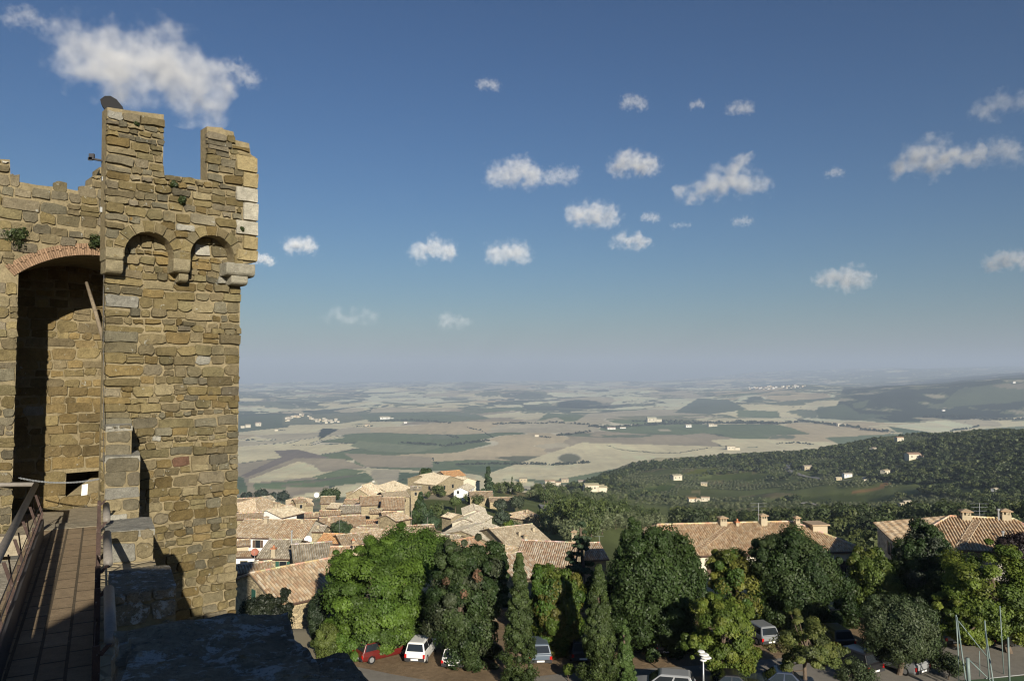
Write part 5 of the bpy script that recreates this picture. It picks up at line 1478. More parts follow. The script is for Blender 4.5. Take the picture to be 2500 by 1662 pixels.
def tree(name, label, cx_, cy_, rx, ry, Y, pal, seed, clumps=90, per=230, leaf=.17, rcf=.24, base_py=None, trunk_r=.22, flat=1.0, shape='ball', group=None, up=.0, depth=1.0, extra=(), holes=.0, base_z=None, cat='tree', fill=.55, cv=.22, nlimb=8, base_px=None):
    rng = np.random.default_rng(seed)
    c = np.array(at(cx_, cy_, Y)); sx, sz = rx * Y / FOC, ry * Y / FOC
    R = np.array([sx, sx * depth, sz])
    bx = at(base_px if base_px else cx_, base_py or cy_ + ry, Y)
    gz = base_z if base_z is not None else max(float(H(c[0], c[1])), GROUND if Y < 64 else -1e9)
    t = thing(name, label, cat, (bx.x, Y, gz), group)
    if shape == 'ball':
        d = unit(rng, clumps)
        rad = fill + (1 - fill) * rng.random(clumps) ** .5
        lump = 1 + .16 * np.sin(d[:, 0] * 4.1 + seed) * np.cos(d[:, 2] * 3.7 + seed * 2) + rng.normal(size=clumps) * .05
        cs = c + d * (rad * lump)[:, None] * (R * .86)
        rc = rcf * sx * (.75 + .6 * rng.random(clumps))
    elif shape == 'cone':        # cypress: slim flame
        tt = rng.random(clumps) ** .8
        w = np.where(tt < .12, .55 + tt * 3.2, 1) * (1 - tt ** 1.7) * .95 + .05
        a = rng.random(clumps) * 6.283
        rr = w * (.55 + .45 * rng.random(clumps) ** .5)
        cs = np.stack([c[0] + np.cos(a) * rr * sx * .85, c[1] + np.sin(a) * rr * sx * .85, c[2] - sz + tt * 2 * sz * .985], 1)
        rc = rcf * sx * (.35 + .65 * w) * (.8 + .5 * rng.random(clumps))
        k = rng.random(clumps) < .24
        cs[k, :2] = c[:2] + (cs[k, :2] - c[:2]) * rng.uniform(1.12, 1.4, (k.sum(), 1)); rc[k] *= .5; cs[k, 2] += sz * .03
    elif shape == 'fir':         # whorled conifer with drooping tiers
        tiers = 13; k = rng.integers(0, tiers, clumps); tt = (k + .5 * rng.random(clumps)) / tiers
        a = np.floor(rng.random(clumps) * 7) / 7 * 6.283 + k * .7 + rng.normal(size=clumps) * .2
        w = (1 - tt) ** .85 * .95 + .05; rr = w * rng.random(clumps) ** .5
        cs = np.stack([c[0] + np.cos(a) * rr * sx, c[1] + np.sin(a) * rr * sx, c[2] - sz + tt * 2 * sz - rr * sz * .12], 1)
        rc = rcf * sx * (.4 + .6 * w) * (.7 + .6 * rng.random(clumps))
    if shape == 'ball' and rx >= 64 and Y < 66 and cy_ + ry < 1600: extra = tuple(extra) + ((cx_ - rx * .3, cy_ + ry * .86, rx * .6, ry * .3, 26), (cx_ + rx * .35, cy_ + ry * .84, rx * .6, ry * .32, 26))
    for (ex, ey, erx, ery, n) in extra:        # side masses of the same crown
        ec = np.array(at(ex, ey, Y + rng.normal() * .4)); er = np.array([erx, erx * depth, ery]) * Y / FOC
        d = unit(rng, n); e = ec + d * (fill + (1 - fill) * rng.random((n, 1)) ** .5) * er * .86
        cs = np.vstack([cs, e]); rc = np.concatenate([rc, rcf * er[0] * 1.15 * (.75 + .6 * rng.random(n))])
    if holes:
        m = vnoise(cs[:, 0] * .9 + seed, cs[:, 2] * .9, seed) > holes; cs, rc = cs[m], rc[m]
    if shape == 'ball':                        # loose shoots break the outline
        k = rng.random(len(cs)) < .16
        cs[k] = c + (cs[k] - c) * rng.uniform(1.06, 1.2, (k.sum(), 1)); rc[k] *= .55
    V, Fq, col = leaf_cloud(cs, rc, int(per * 2.1), leaf * .64, pal, rng, c, flat, up=up, clump_var=cv * .8)
    mk('crown', V, Fq, M['leaf'], t, col)
    tm = MB()
    pick = cs[rng.permutation(len(cs))[:nlimb]]
    topz = c[2] + sz * (.3 if shape == 'ball' else .8)
    limbs(tm, (bx.x, Y, gz - .3), (c[0], Y, topz), trunk_r, pick if shape != 'cone' else [], rng)
    tm.build('trunk', M['bark'], t)
    return t

PINE = [(0.083, 0.144, 0.02), (0.068, 0.125, 0.019), (0.101, 0.169, 0.024), (0.061, 0.106, 0.019)]
OAK = [(0.034, 0.061, 0.018), (0.043, 0.073, 0.021), (0.027, 0.05, 0.015), (0.051, 0.078, 0.025)]
LIME = [(0.04, 0.071, 0.019), (0.049, 0.084, 0.02), (0.034, 0.06, 0.016), (0.045, 0.076, 0.022)]
MAPLE = [(0.071, 0.113, 0.017), (0.058, 0.105, 0.017), (0.091, 0.119, 0.019), (0.05, 0.096, 0.015), (0.107, 0.107, 0.021)]
CYP = [(0.053, 0.08, 0.024), (0.064, 0.094, 0.025), (0.045, 0.069, 0.02)]
CEDAR = [(0.052, 0.088, 0.043), (0.065, 0.1, 0.052), (0.044, 0.07, 0.037)]
ALEPPO = [(0.096, 0.14, 0.02), (0.115, 0.158, 0.024), (0.077, 0.118, 0.02), (0.139, 0.169, 0.028)]
DULL = [(0.059, 0.086, 0.036), (0.069, 0.092, 0.041), (0.048, 0.069, 0.031)]
PLUM = [(.03, .02, .022), (.04, .028, .028), (.025, .02, .02)]

tree('stone_pine', 'bright green round stone pine in front of the ribbed roofs', 918, 1452, 128, 128, 56.5, PINE, 1, 150, 260, .15, .22, base_py=1590, trunk_r=.3, flat=.72, up=.6, fill=.6, extra=((870, 1540, 82, 54, 44), (985, 1500, 70, 70, 40), (850, 1400, 60, 60, 30)), base_px=905)
tree('stone_pine', 'second stone pine crown rising behind the big round one', 1005, 1352, 112, 62, 68, PINE, 2, 95, 240, .16, .24, base_py=1560, trunk_r=.28, flat=.72, up=.6, fill=.55, extra=((915, 1345, 48, 40, 22),), base_z=-22)
tree('holm_oak', 'dark holm oak with brown dead sprays left of the tall cypress', 1128, 1478, 92, 138, 53.8, OAK + [(.055, .07, .035)], 3, 170, 250, .14, .24, base_py=1620, trunk_r=.3, extra=((1175, 1400, 62, 70, 40), (1190, 1360, 45, 40, 24), (1110, 1370, 50, 45, 24), (1145, 1592, 74, 50, 40)), holes=.12, base_px=1140)
tree('cypress', 'slim tall cypress standing left of the maple, its foot below the picture', 1268, 1530, 46, 178, 50, CYP, 4, 190, 170, .10, .34, shape='cone', base_py=1700, trunk_r=.16, base_z=GROUND)
tree('maple', 'yellowing maple between the two tall cypresses', 1362, 1482, 70, 108, 56, MAPLE, 5, 120, 220, .17, .27, base_py=1600, trunk_r=.2, extra=((1330, 1420, 40, 44, 20), (1385, 1545, 48, 46, 26)), holes=.1, cv=.3)
tree('cedar', 'blue-green cedar with drooping branches behind the maple', 1418, 1372, 66, 104, 66, CEDAR, 6, 120, 150, .15, .20, shape='fir', base_py=1590, trunk_r=.22, holes=.2, flat=.5, base_z=-21)
tree('cypress', 'broad ragged cypress in front of the great lime tree', 1462, 1548, 52, 168, 49.5, CYP, 7, 200, 170, .10, .34, shape='cone', base_py=1710, trunk_r=.17, base_z=GROUND)
tree('cypress', 'short narrow cypress hugging the right side of the broad one', 1527, 1606, 26, 92, 49, [(.07, .12, .03), (.08, .13, .035)], 8, 90, 150, .09, .36, shape='cone', base_py=1695, trunk_r=.1, base_z=GROUND)
tree('lime_tree', 'great dark green lime tree in the middle of the car park edge', 1596, 1442, 118, 148, 57, LIME, 9, 230, 250, .16, .22, base_py=1600, trunk_r=.36, extra=((1520, 1470, 60, 90, 40), (1650, 1390, 70, 80, 44), (1600, 1540, 95, 52, 46), (1570, 1330, 70, 48, 34)))
tree('walnut_tree', 'yellow-green thin-leaved tree in front of the long hipped roof', 1798, 1448, 80, 102, 63.5, MAPLE + [(.15, .16, .03)], 10, 105, 200, .18, .26, base_py=1590, trunk_r=.2, extra=((1770, 1390, 46, 46, 22), (1840, 1490, 52, 56, 26)), holes=.24, cv=.3)
tree('aleppo_pine', 'young light green pine by the lamp post', 1766, 1540, 74, 100, 50.5, ALEPPO, 11, 120, 190, .12, .24, shape='ball', base_py=1690, trunk_r=.13, flat=.8, up=.5, extra=((1745, 1470, 30, 40, 16), (1820, 1600, 44, 34, 22), (1690, 1572, 34, 24, 14), (1780, 1630, 60, 28, 22)), holes=.2, base_z=GROUND, base_px=1758)
tree('holm_oak', 'large dark holm oak before the right end of the long roof', 1940, 1410, 92, 116, 62, OAK, 12, 190, 250, .15, .24, base_py=1590, trunk_r=.34, extra=((1880, 1360, 50, 56, 28), (1990, 1380, 52, 52, 28), (2040, 1470, 64, 90, 44), (1900, 1500, 62, 62, 32)), holes=.08)
tree('ash_tree', 'green-yellow leafy tree between two dark holm oaks', 2142, 1440, 66, 112, 64, [(.09, .13, .026), (.075, .115, .024), (.12, .145, .03)], 13, 120, 220, .17, .26, base_py=1590, trunk_r=.22, extra=((2110, 1372, 40, 40, 18), (2170, 1500, 46, 50, 22)), holes=.1, cv=.28)
tree('holm_oak', 'dark grey-green holm oak in front of the shaded side wall', 2262, 1388, 74, 104, 63, OAK + [(.055, .068, .045)], 14, 150, 240, .15, .25, base_py=1590, trunk_r=.3, extra=((2225, 1340, 42, 42, 20), (2300, 1420, 52, 70, 30), (2260, 1500, 72, 70, 40)), holes=.12)
tree('aleppo_pine', 'big sunny yellow-green pine at the right edge', 2415, 1440, 118, 108, 56, ALEPPO, 15, 190, 230, .14, .22, base_py=1660, trunk_r=.24, flat=.7, up=.6, extra=((2440, 1370, 70, 46, 34), (2330, 1475, 50, 40, 24), (2500, 1480, 90, 80, 50), (2360, 1530, 70, 30, 24)), holes=.22, base_px=2468, cv=.3)
tree('aleppo_pine', 'sparse leaning young pine with bare grey branches in the car park', 1975, 1570, 74, 62, 49, [(.10, .13, .035), (.13, .15, .04), (.08, .10, .035)], 16, 62, 150, .11, .24, base_py=1720, trunk_r=.13, flat=.6, up=.5, holes=.30, base_z=GROUND, base_px=1962, nlimb=26, fill=.3, extra=((1935, 1500, 26, 18, 8), (2035, 1600, 44, 26, 16), (1930, 1620, 40, 20, 12)))
tree('elm_tree', 'dull green small-leaved tree over the dark parked cars at the right', 2200, 1536, 92, 78, 52, DULL, 17, 150, 210, .11, .24, base_py=1650, trunk_r=.16, holes=.16, base_z=GROUND, extra=((2160, 1500, 50, 46, 24), (2265, 1570, 50, 60, 26)), base_px=2192)
tree('plum_tree', 'dark purple-leaved tree at the right edge below the long roof', 2490, 1345, 48, 40, 70, PLUM, 18, 70, 190, .16, .3, base_py=1420, trunk_r=.2, base_z=-22)
tree('laurel_bush', 'dark broad-leaved bush at the foot of the shuttered house', 650, 1512, 66, 46, 50, [(.018, .026, .014), (.026, .035, .018), (.014, .02, .012)], 19, 80, 160, .13, .3, base_py=1580, trunk_r=.12, base_z=-20, extra=((690, 1480, 26, 40, 16), (610, 1530, 40, 30, 16)), holes=.15, cat='bush')
tree('ivy_bush', 'dark ivy-clad shrub between the house wall and the stone pine', 776, 1500, 24, 62, 59, [(.02, .035, .016), (.028, .045, .02)], 20, 46, 150, .13, .4, base_py=1590, trunk_r=.1, base_z=-21, cat='bush')
tree('elder_bush', 'loose light green shrub under the left side of the pine', 800, 1560, 34, 46, 55, [(.10, .13, .03), (.08, .11, .028)], 21, 40, 120, .11, .34, base_py=1612, trunk_r=.08, base_z=GROUND, holes=.15, cat='bush')
for i, (px, py, rx, ry, Y, pal, lb) in enumerate(((1205, 1470, 44, 110, 65, OAK, 'dark oak filling the gap behind the slim tall cypress'), (1300, 1520, 40, 70, 64, LIME, 'dark green tree low behind the yellowing maple'), (1450, 1500, 46, 90, 65, LIME, 'deep green tree behind the broad ragged cypress'), (1712, 1510, 50, 80, 66, OAK, 'shaded oak behind the young light green pine'), (1868, 1500, 44, 84, 66, OAK, 'shaded oak behind the thin yellow-green tree'), (2080, 1500, 46, 90, 66, LIME, 'deep green tree behind the sparse pine'), (2330, 1500, 50, 90, 67, OAK, 'shadowy oak behind the big sunny pine'), (2210, 1450, 50, 90, 67, OAK, 'shadowy oak behind the dull green tree'), (1110, 1400, 44, 70, 64, OAK, 'oak between the two stone pines and the holm oak'))):
    tree('oak_tree', lb, px, py, rx, ry, Y, pal, 60 + i, 70, 150, .19, .30, base_py=1560, trunk_r=.2, base_z=-22.5, nlimb=4)
for i, (px, py, r, lb) in enumerate(((1388, 1632, 14, 'small yellow weed bush beside the road by the maple'), (1900, 1580, 40, 'dry low shrub on the verge under the holm oak'), (2136, 1572, 16, 'bright lime-green sapling among the dark trunks'), (2320, 1622, 30, 'dark low bush in front of the court posts'), (2090, 1650, 50, 'strip of low green hedge beside the nearest parked cars'))):
    tree('shrub', lb, px, py, r, r * .7, 51 if py > 1600 else 57, [ALEPPO, [(.17, .16, .06), (.12, .12, .045)], [(.25, .32, .03), (.2, .27, .03)], DULL, DULL][i], 30 + i, 26, 110, .09, .4, trunk_r=.05, base_z=GROUND, cat='bush')
# brown dead sprays on the holm oak
rngn = np.random.default_rng(91)
cs = np.array([at(1166, 1398, 51.4), at(1168, 1412, 51.4), at(1162, 1406, 51.3), at(1134, 1450, 51.2), at(1088, 1418, 51.8)])
V, Fq, col = leaf_cloud(cs, np.full(len(cs), .30), 60, .08, [(.17, .10, .06), (.14, .085, .05)], rngn, np.array(at(1140, 1470, 53.5)))
mk('dead_spray', V, Fq, M['leaf'], [o for o in bpy.data.objects if o.type == 'EMPTY' and o.get('label', '').startswith('dark holm oak with brown')][0], col)

# town and slope trees with a place of their own
tree('conifer', 'tall dark green conifer with pointed top among the town houses', 1026, 1252, 24, 52, 215, CEDAR + LIME, 40, 110, 70, .5, .34, shape='fir', base_py=1300, trunk_r=.3, extra=((1030, 1262, 24, 32, 40),))
tree('conifer', 'dark pointed fir on the spur beside the white gable', 1192, 1172, 15, 34, 400, CEDAR, 41, 70, 60, .7, .4, shape='fir', base_py=1204, trunk_r=.3)
tree('round_tree', 'round dark tree behind the pale farmhouse roofs', 1040, 1153, 15, 10, 440, OAK, 42, 36, 60, .7, .4, base_py=1166, trunk_r=.3)
tree('garden_tree', 'leafy garden tree behind the television aerial', 832, 1290, 26, 14, 185, [(.05, .08, .035), (.06, .09, .04)], 43, 44, 80, .36, .36, base_py=1308, trunk_r=.2, extra=((848, 1300, 10, 12, 10),))
tree('garden_bush', 'leafy bush on the town edge by the brown gabled house', 808, 1208, 24, 11, 310, [(.055, .085, .04), (.07, .10, .045)], 44, 36, 70, .5, .38, base_py=1222, trunk_r=.2, cat='bush')
tree('garden_tree', 'bluish dark tree at the foot of the tall town conifer', 1050, 1278, 18, 20, 212, CEDAR, 45, 40, 70, .45, .36, base_py=1300, trunk_r=.2)
tree('garden_bush', 'light green bush in the grass terrace of the spur', 1112, 1222, 14, 9, 330, [(.10, .14, .045)], 46, 26, 60, .5, .4, base_py=1232, trunk_r=.15, cat='bush')
tree('garden_tree', 'bright yellow-green tree above the big weathered roof', 1242, 1285, 15, 11, 240, ALEPPO, 47, 30, 70, .4, .38, base_py=1298, trunk_r=.2)
tree('garden_tree', 'round bluish olive in front of the three-window house', 1225, 1262, 18, 16, 255, [(.06, .085, .055)], 48, 40, 70, .42, .36, base_py=1280, trunk_r=.2)
tree('garden_tree', 'broad tree hiding the end of the single-storey outbuilding', 1262, 1226, 16, 14, 338, [(.065, .085, .05)], 49, 36, 60, .55, .38, base_py=1242, trunk_r=.2)
tree('garden_tree', 'tree in front of the long low stone house', 1222, 1232, 16, 12, 325, [(.06, .08, .05)], 50, 34, 60, .55, .38, base_py=1246, trunk_r=.2)
for i, (px, py, rx, ry) in enumerate(((600, 1212, 14, 8), (638, 1208, 15, 11), (668, 1212, 14, 7), (690, 1211, 16, 8))):
    tree('valley_tree', ('bluish tree nearest the tower at the foot of the town slope', 'tallest bluish tree at the foot of the town slope', 'low bluish tree left of the hipped roof top', 'bluish tree behind the hipped roof top')[i], px, py, rx, ry, 900, [(.035, .05, .03), (.03, .045, .03)], 55 + i, 34, 40, 1.6, .42, base_py=py + ry, trunk_r=.4)

# olive grove and garden trees on the near slope: a few kinds, then copies
def proto(name, pal, seed, r, h, clumps=22, per=26, leaf=.34, shape='ball', rcf=.42):
    rng = np.random.default_rng(seed); c = np.array([0, 0, h - r * .8])
    if shape == 'cone':
        tt = rng.random(clumps); w = 1 - tt ** 1.5; a = rng.random(clumps) * 6.28
        cs = np.stack([np.cos(a) * w * r * .7, np.sin(a) * w * r * .7, h * (.08 + .9 * tt)], 1); rc = rcf * r * (.4 + .6 * w)
    else:
        cs = c + unit(rng, clumps) * np.array([r, r, r * .8]) * (.45 + .4 * rng.random((clumps, 1))); rc = np.full(clumps, rcf * r)
    V, Fq, col = leaf_cloud(cs, rc, per, leaf, pal, rng, c)
    t = thing(name, 'x', 'tree'); mk('crown', V, Fq, M['leaf'], t, col)
    m = MB(); m.tube([(0, 0, -1), (.1, .05, h * .4), (0, .1, h * .75)], [.2, .16, .08], 5); m.build('trunk', M['bark'], t)
    return t
OLIVE = [(.14, .165, .085), (.165, .19, .10), (.12, .145, .07)]
PROT = [proto('olive_tree', OLIVE, 100 + i, 2.5 + .3 * i, 4.6 + .4 * i) for i in range(4)] + [proto('broadleaf_tree', [(.07, .10, .034), (.09, .12, .04), (.06, .085, .03), (.11, .14, .045)], 110 + i, 3.4 + .5 * i, 7.0 + i, 30, 28, .42) for i in range(3)] + [proto('cypress', CYP, 120, 1.6, 9.5, 30, 26, .3, 'cone')]
LBL = {'olive_tree': ('grey-green olive tree of the grove on the slope beyond the town', 'olive trees of the slope grove'), 'broadleaf_tree': ('leafy green tree growing among the olives beyond the town', 'broadleaf trees among the olives'), 'cypress': ('small dark cypress among the olives beyond the town', 'small cypresses among the olives')}
used = set()
rs = random.Random(5)
GROVE = [(1150, 1180), (1260, 1172), (1345, 1200), (1460, 1212), (1560, 1250), (1625, 1285), (1480, 1300), (1395, 1335), (1330, 1300), (1345, 1250), (1310, 1225), (1205, 1200)]
def place(pr, P, s):
    if id(pr) in used:
        r = pr.copy(); COLL.objects.link(r)
        for c in pr.children:
            d = c.copy(); COLL.objects.link(d); d.parent = r
    else: r = pr; used.add(id(pr))
    r.location = P; r.rotation_euler = (0, 0, rs.uniform(0, 6.28)); r.scale = (s, s, s * rs.uniform(.9, 1.15))
    k = pr.name.split('.')[0]
    r['label'], r['group'] = LBL[k]
    return r
cnt = 0
taken = []
while cnt < 255:
    px, py = rs.uniform(1150, 1630), rs.uniform(1172, 1335)
    if not in_poly(np.array([px]), np.array([py]), GROVE)[0]: continue
    if 1318 < px < 1348 and 1230 < py < 1282: continue
    P = hit(px, py)
    if P.y > 800 or P.y < 95: continue
    if any((P.x - q[0]) ** 2 + (P.y - q[1]) ** 2 < 14 for q in taken): continue
    if any((P - (h['A'] + h['B']) / 2).length < 8 for h in HOUSES): continue
    taken.append((P.x, P.y))
    w = rs.random()
    pr = PROT[rs.randrange(4)] if w < .66 else PROT[4 + rs.randrange(3)] if w < .96 else PROT[7]
    place(pr, P - Vector((0, 0, .2)), rs.uniform(.75, 1.25)); cnt += 1
# garden greenery scattered through the town and the spur
GT = []
for (px, py, k, s) in ((1070, 1206, 5, .8), (1080, 1212, 4, .6), (1096, 1200, 5, .7), (1120, 1180, 5, .9), (1105, 1188, 4, .8), (1140, 1178, 6, 1.0), (1160, 1176, 5, 1.1), (1215, 1188, 6, 1.1), (1235, 1196, 4, 1), (1205, 1204, 5, .9), (1075, 1240, 0, .8), (1062, 1252, 5, .6), (1090, 1258, 4, .5), (1145, 1228, 5, .7), (1165, 1232, 5, .8), (1062, 1270, 6, .8), (1230, 1300, 5, .6), (1255, 1292, 1, .8), (1268, 1280, 0, .8), (1240, 1312, 4, .5), (1070, 1285, 4, .6), (890, 1262, 4, .5), (905, 1264, 4, .45), (1005, 1212, 5, .7), (1045, 1214, 4, .5)):
    P = hit(px, py + 4)
    place(PROT[k], P - Vector((0, 0, .3)), s)
for p in PROT:
    if id(p) not in used: place(p, hit(1300 + rs.random() * 60, 1225), 1.0)
LBL2 = 1

# woods of the hillside: countless crowns, one mass
def blobs(P, r, pal, rng, per=26, leaf=.42, zf=.85):
    n = len(P)
    u = unit(rng, n * per).reshape(n, per, 3); u[..., 2] = np.abs(u[..., 2]) * 1.25 - .35
    lob = 1 + .25 * np.sin(u[..., :1] * 5 + rng.random((n, 1, 1)) * 6) * np.cos(u[..., 1:2] * 5 + rng.random((n, 1, 1)) * 6)
    pos = P[:, None, :] + u * r[:, None, None] * lob * (.72 + .28 * rng.random((n, per, 1))) * np.array([1, 1, zf]) + np.array([0, 0, 1.0]) * (r * .8)[:, None, None]
    nr = u + unit(rng, n * per).reshape(n, per, 3) * .55; nr /= np.linalg.norm(nr, axis=2, keepdims=True)
    pal = np.array(pal); base = pal[rng.integers(0, len(pal), n)] * (.8 + .4 * rng.random((n, 1)))
    col = base[:, None, :] * (.88 + .24 * rng.random((n, per, 1)))
    V, Fq = leaf_quads(pos.reshape(-1, 3), nr.reshape(-1, 3), (np.repeat(r, per) * leaf * (.7 + .6 * rng.random(n * per))), rng, .8)
    return V, Fq, col.reshape(-1, 3)
rngn = np.random.default_rng(7)
n = 60000
yy = np.sqrt(rngn.random(n) * (2700 ** 2 - 170 ** 2) + 170 ** 2); pp = rngn.uniform(1180, 2620, n)
xx = (pp - CX) / FOC * yy; zz = H(xx, yy); PT = np.stack([xx, yy, zz], 1)
qx, qy = proj_np(PT)
W1 = [(1395, 1196), (1480, 1152), (1640, 1118), (1760, 1116), (1900, 1100), (2050, 1080), (2250, 1064), (2560, 1040), (2560, 1250), (2440, 1235), (2290, 1215), (2150, 1182), (2060, 1136), (1900, 1136), (1760, 1142), (1650, 1140), (1560, 1152), (1450, 1194)]
forest = in_poly(qx, qy, W1)
meadow = np.zeros(n, bool)
for poly, c in FIELDS[-10:]: meadow |= in_poly(qx, qy, poly)
dn = fbm(xx / 70, yy / 110, 88, 3)
far_ok = (zz > -330)
dn2 = fbm(xx / 120, yy / 230, 89, 3)
keep = far_ok & ~meadow & (dn2 < np.where(qx > 2060, .72, .66)) & ((forest & (rngn.random(n) < np.where(qx > 2060, .75, .55))) | (~forest & (dn > .46) & (rngn.random(n) < .40)))
keep &= ~((qx < 1640) & (yy < 800)) & ~((qx < 1420) & (yy < 940))
for (lb, px, py, w, *r_x) in LONE:
    keep &= ~((np.abs(qx - px) < w * .75) & (qy > py - 4) & (qy < py + w * .42))
keep &= ~((np.abs(qx - 1965) < 48) & (np.abs(qy - 1160 - (qx - 1965) * .28) < 6)) & ~((np.abs(qx - 1926) < 10) & (qy > 1130) & (qy < 1152))
olive = keep & ~forest & (fbm(xx / 160, yy / 200, 99, 2) > .5)
dark = keep & ~olive
def bands(P, r, pal):
    out = []
    for a, b, per, lf in ((0, 520, 230, .13), (520, 850, 110, .19), (850, 1400, 46, .30), (1400, 9e9, 26, .40)):
        m = (P[:, 1] >= a) & (P[:, 1] < b)
        if m.any(): out.append(blobs(P[m], r[m], pal, rngn, per, lf))
    return out
parts = []
Pd = PT[dark]; rd = rngn.uniform(2.6, 5.4, len(Pd)); parts += bands(Pd, rd, [(.050, .070, .026), (.062, .085, .032), (.042, .06, .024), (.078, .098, .036), (.10, .12, .042)])
Po = PT[olive]; ro = rngn.uniform(1.8, 3.0, len(Po)); parts += bands(Po, ro, [(.12, .14, .07), (.14, .155, .075), (.10, .12, .06)])
# planted olive groves in the clearings: rows on a turned grid
gi, gj = np.meshgrid(np.arange(-40, 260), np.arange(40, 300)); a_ = .5
ox = (gi * 8.5 * math.cos(a_) - gj * 8.5 * math.sin(a_)).ravel() + 500; oy = (gi * 8.5 * math.sin(a_) + gj * 8.5 * math.cos(a_)).ravel()
ox = ox + rngn.normal(size=ox.size) * .7; oy = oy + rngn.normal(size=oy.size) * .7
okk = (oy > 480) & (oy < 2250); ox, oy = ox[okk], oy[okk]; og = np.stack([ox, oy, H(ox, oy)], 1); sx_, sy_ = proj_np(og)
okk = (sx_ > 1440) & (sx_ < 2560) & (og[:, 2] > -300) & (vnoise(ox / 95, oy / 130, 17) > .42) & (rngn.random(len(ox)) < .9) & ~in_poly(sx_, sy_, W1 if False else FIELDS[-7][0])
for poly, c in FIELDS[-10:]: okk &= ~in_poly(sx_, sy_, poly)
for (lb, px, py, w, *r_x) in LONE: okk &= ~((np.abs(sx_ - px) < w * .8) & (np.abs(sy_ - py) < w * .5))
okk &= ~((sx_ < 1640) & (oy < 800))
Pg = og[okk]; print('rows', len(Pg))
parts += bands(Pg, rngn.uniform(1.5, 2.2, len(Pg)), [(.12, .14, .075), (.105, .125, .065), (.14, .155, .085)])
off = 0; VV, FF, CC = [], [], []
for V, Fq, c in parts: VV.append(V); FF.append(Fq + off); CC.append(c); off += len(V)
wo = mk('woods', np.vstack(VV), np.vstack(FF), M['leaf'], None, np.vstack(CC))
tag(wo, 'mass of dark woods and olive groves covering the hillside at the right', 'woods', kind='stuff')
print('woods', len(Pd), len(Po))

# hedges and tree belts of the valley
LINES = [([(1437, 1042), (1500, 1046), (1560, 1040), (1640, 1036), (1760, 1034), (1900, 1036)], 5), ([(1440, 1055), (1390, 1062), (1360, 1064)], 4), ([(972, 1082), (1050, 1086), (1090, 1090)], 4), ([(1090, 1089), (1130, 1084), (1196, 1077)], 4.5), ([(1055, 1118), (1060, 1130), (1072, 1134)], 3.5),
 ([(1114, 1136), (1180, 1133), (1290, 1134)], 4), ([(1296, 1134), (1360, 1136), (1440, 1130)], 5), ([(785, 1074), (786, 1080)], 3.5), ([(710, 1088), (770, 1086), (785, 1080)], 1.6), ([(1090, 1063), (1120, 1070)], 3), ([(1140, 1044), (1175, 1052), (1205, 1070)], 2.4), ([(1480, 1088), (1520, 1100), (1600, 1106), (1660, 1107), (1700, 1100), (1740, 1092)], 1.8),
 ([(1800, 1032), (1900, 1036), (1960, 1030), (2050, 1040), (2100, 1046)], 5), ([(2100, 1050), (2130, 1052), (2168, 1056)], 5), ([(2320, 1054), (2360, 1048), (2390, 1042)], 4), ([(1895, 1084), (1940, 1082), (1985, 1086)], 3), ([(1310, 1067), (1345, 1069)], 2.5), ([(1340, 1032), (1380, 1034), (1440, 1038)], 3.5), ([(1750, 1116), (1760, 1113), (1780, 1114)], 6), ([(870, 1042), (910, 1041)], 2.5), ([(600, 1076), (625, 1074)], 4), ([(680, 1051), (700, 1052)], 2), ([(1275, 1196), (1340, 1204), (1420, 1205)], 3), ([(1540, 1030), (1620, 1028), (1700, 1030)], 3), ([(900, 1030), (1000, 1026), (1100, 1034)], 3), ([(2250, 1020), (2340, 1018), (2420, 1026), (2500, 1024)], 4), ([(1200, 1036), (1280, 1033), (1340, 1036)], 3), ([(930, 1186), (955, 1180), (985, 1172)], 3)]
bp, br = [], []
for line, wpx in LINES:
    for i in range(len(line) - 1):
        L = math.dist(line[i], line[i + 1]); k = max(2, int(L / 2.2))
        for j in range(k):
            u = (j + rs.random()) / k; px = line[i][0] + (line[i + 1][0] - line[i][0]) * u; py = line[i][1] + (line[i + 1][1] - line[i][1]) * u
            if rs.random() < .22: continue
            P = hit(px, py + rs.gauss(0, .6)); s = P.y / FOC
            bp.append(P); br.append(s * wpx * rs.uniform(.35, .9))
V, Fq, c = blobs(np.array([tuple(p) for p in bp]), np.array(br), [(.032, .045, .022), (.04, .055, .026)], rngn, 22, .5, 1.0)
tl = mk('treeline', V, Fq, M['leaf'], None, c)
tag(tl, 'hedges and belts of trees between the valley fields', 'tree belts', kind='stuff')

# plants rooted in the old walls
def tuft(label, px, py, rpx, n0, pal, seed):
    rng = np.random.default_rng(seed); u, v = TF.uv(px, py, n0); c = np.array(TF.w(u, v, n0 + .08)); r = rpx * 18.5 / FOC
    cs = c + unit(rng, 16) * r * np.array([.75, .75, .9]) * rng.random((16, 1))
    V, Fq, col = leaf_cloud(cs, np.full(16, r * .4), 60, .032, pal, rng, c)
    return tag(mk('wall_plant', V, Fq, M['leaf'], None, col), label, 'plant')
G1_ = [(.03, .05, .016), (.045, .065, .02), (.06, .075, .03)]
tuft('dark leafy plant growing from the wall left of the brick arch', 42, 572, 34, NW, G1_, 1)
tuft('green plant hanging by the tower edge above the brick arch', 236, 592, 26, NW, G1_, 2)
tuft('small plant just below the crenel of the tower', 422, 452, 13, NP, G1_, 3)
tuft('smaller plant lower down the tower parapet', 442, 490, 11, NP, G1_, 4)
tuft('tiny sprig on the top merlon block', 331, 303, 6, NP, G1_, 5)
tuft('sprig on the parapet corner by the white quoins', 588, 560, 6, NP, G1_, 6)
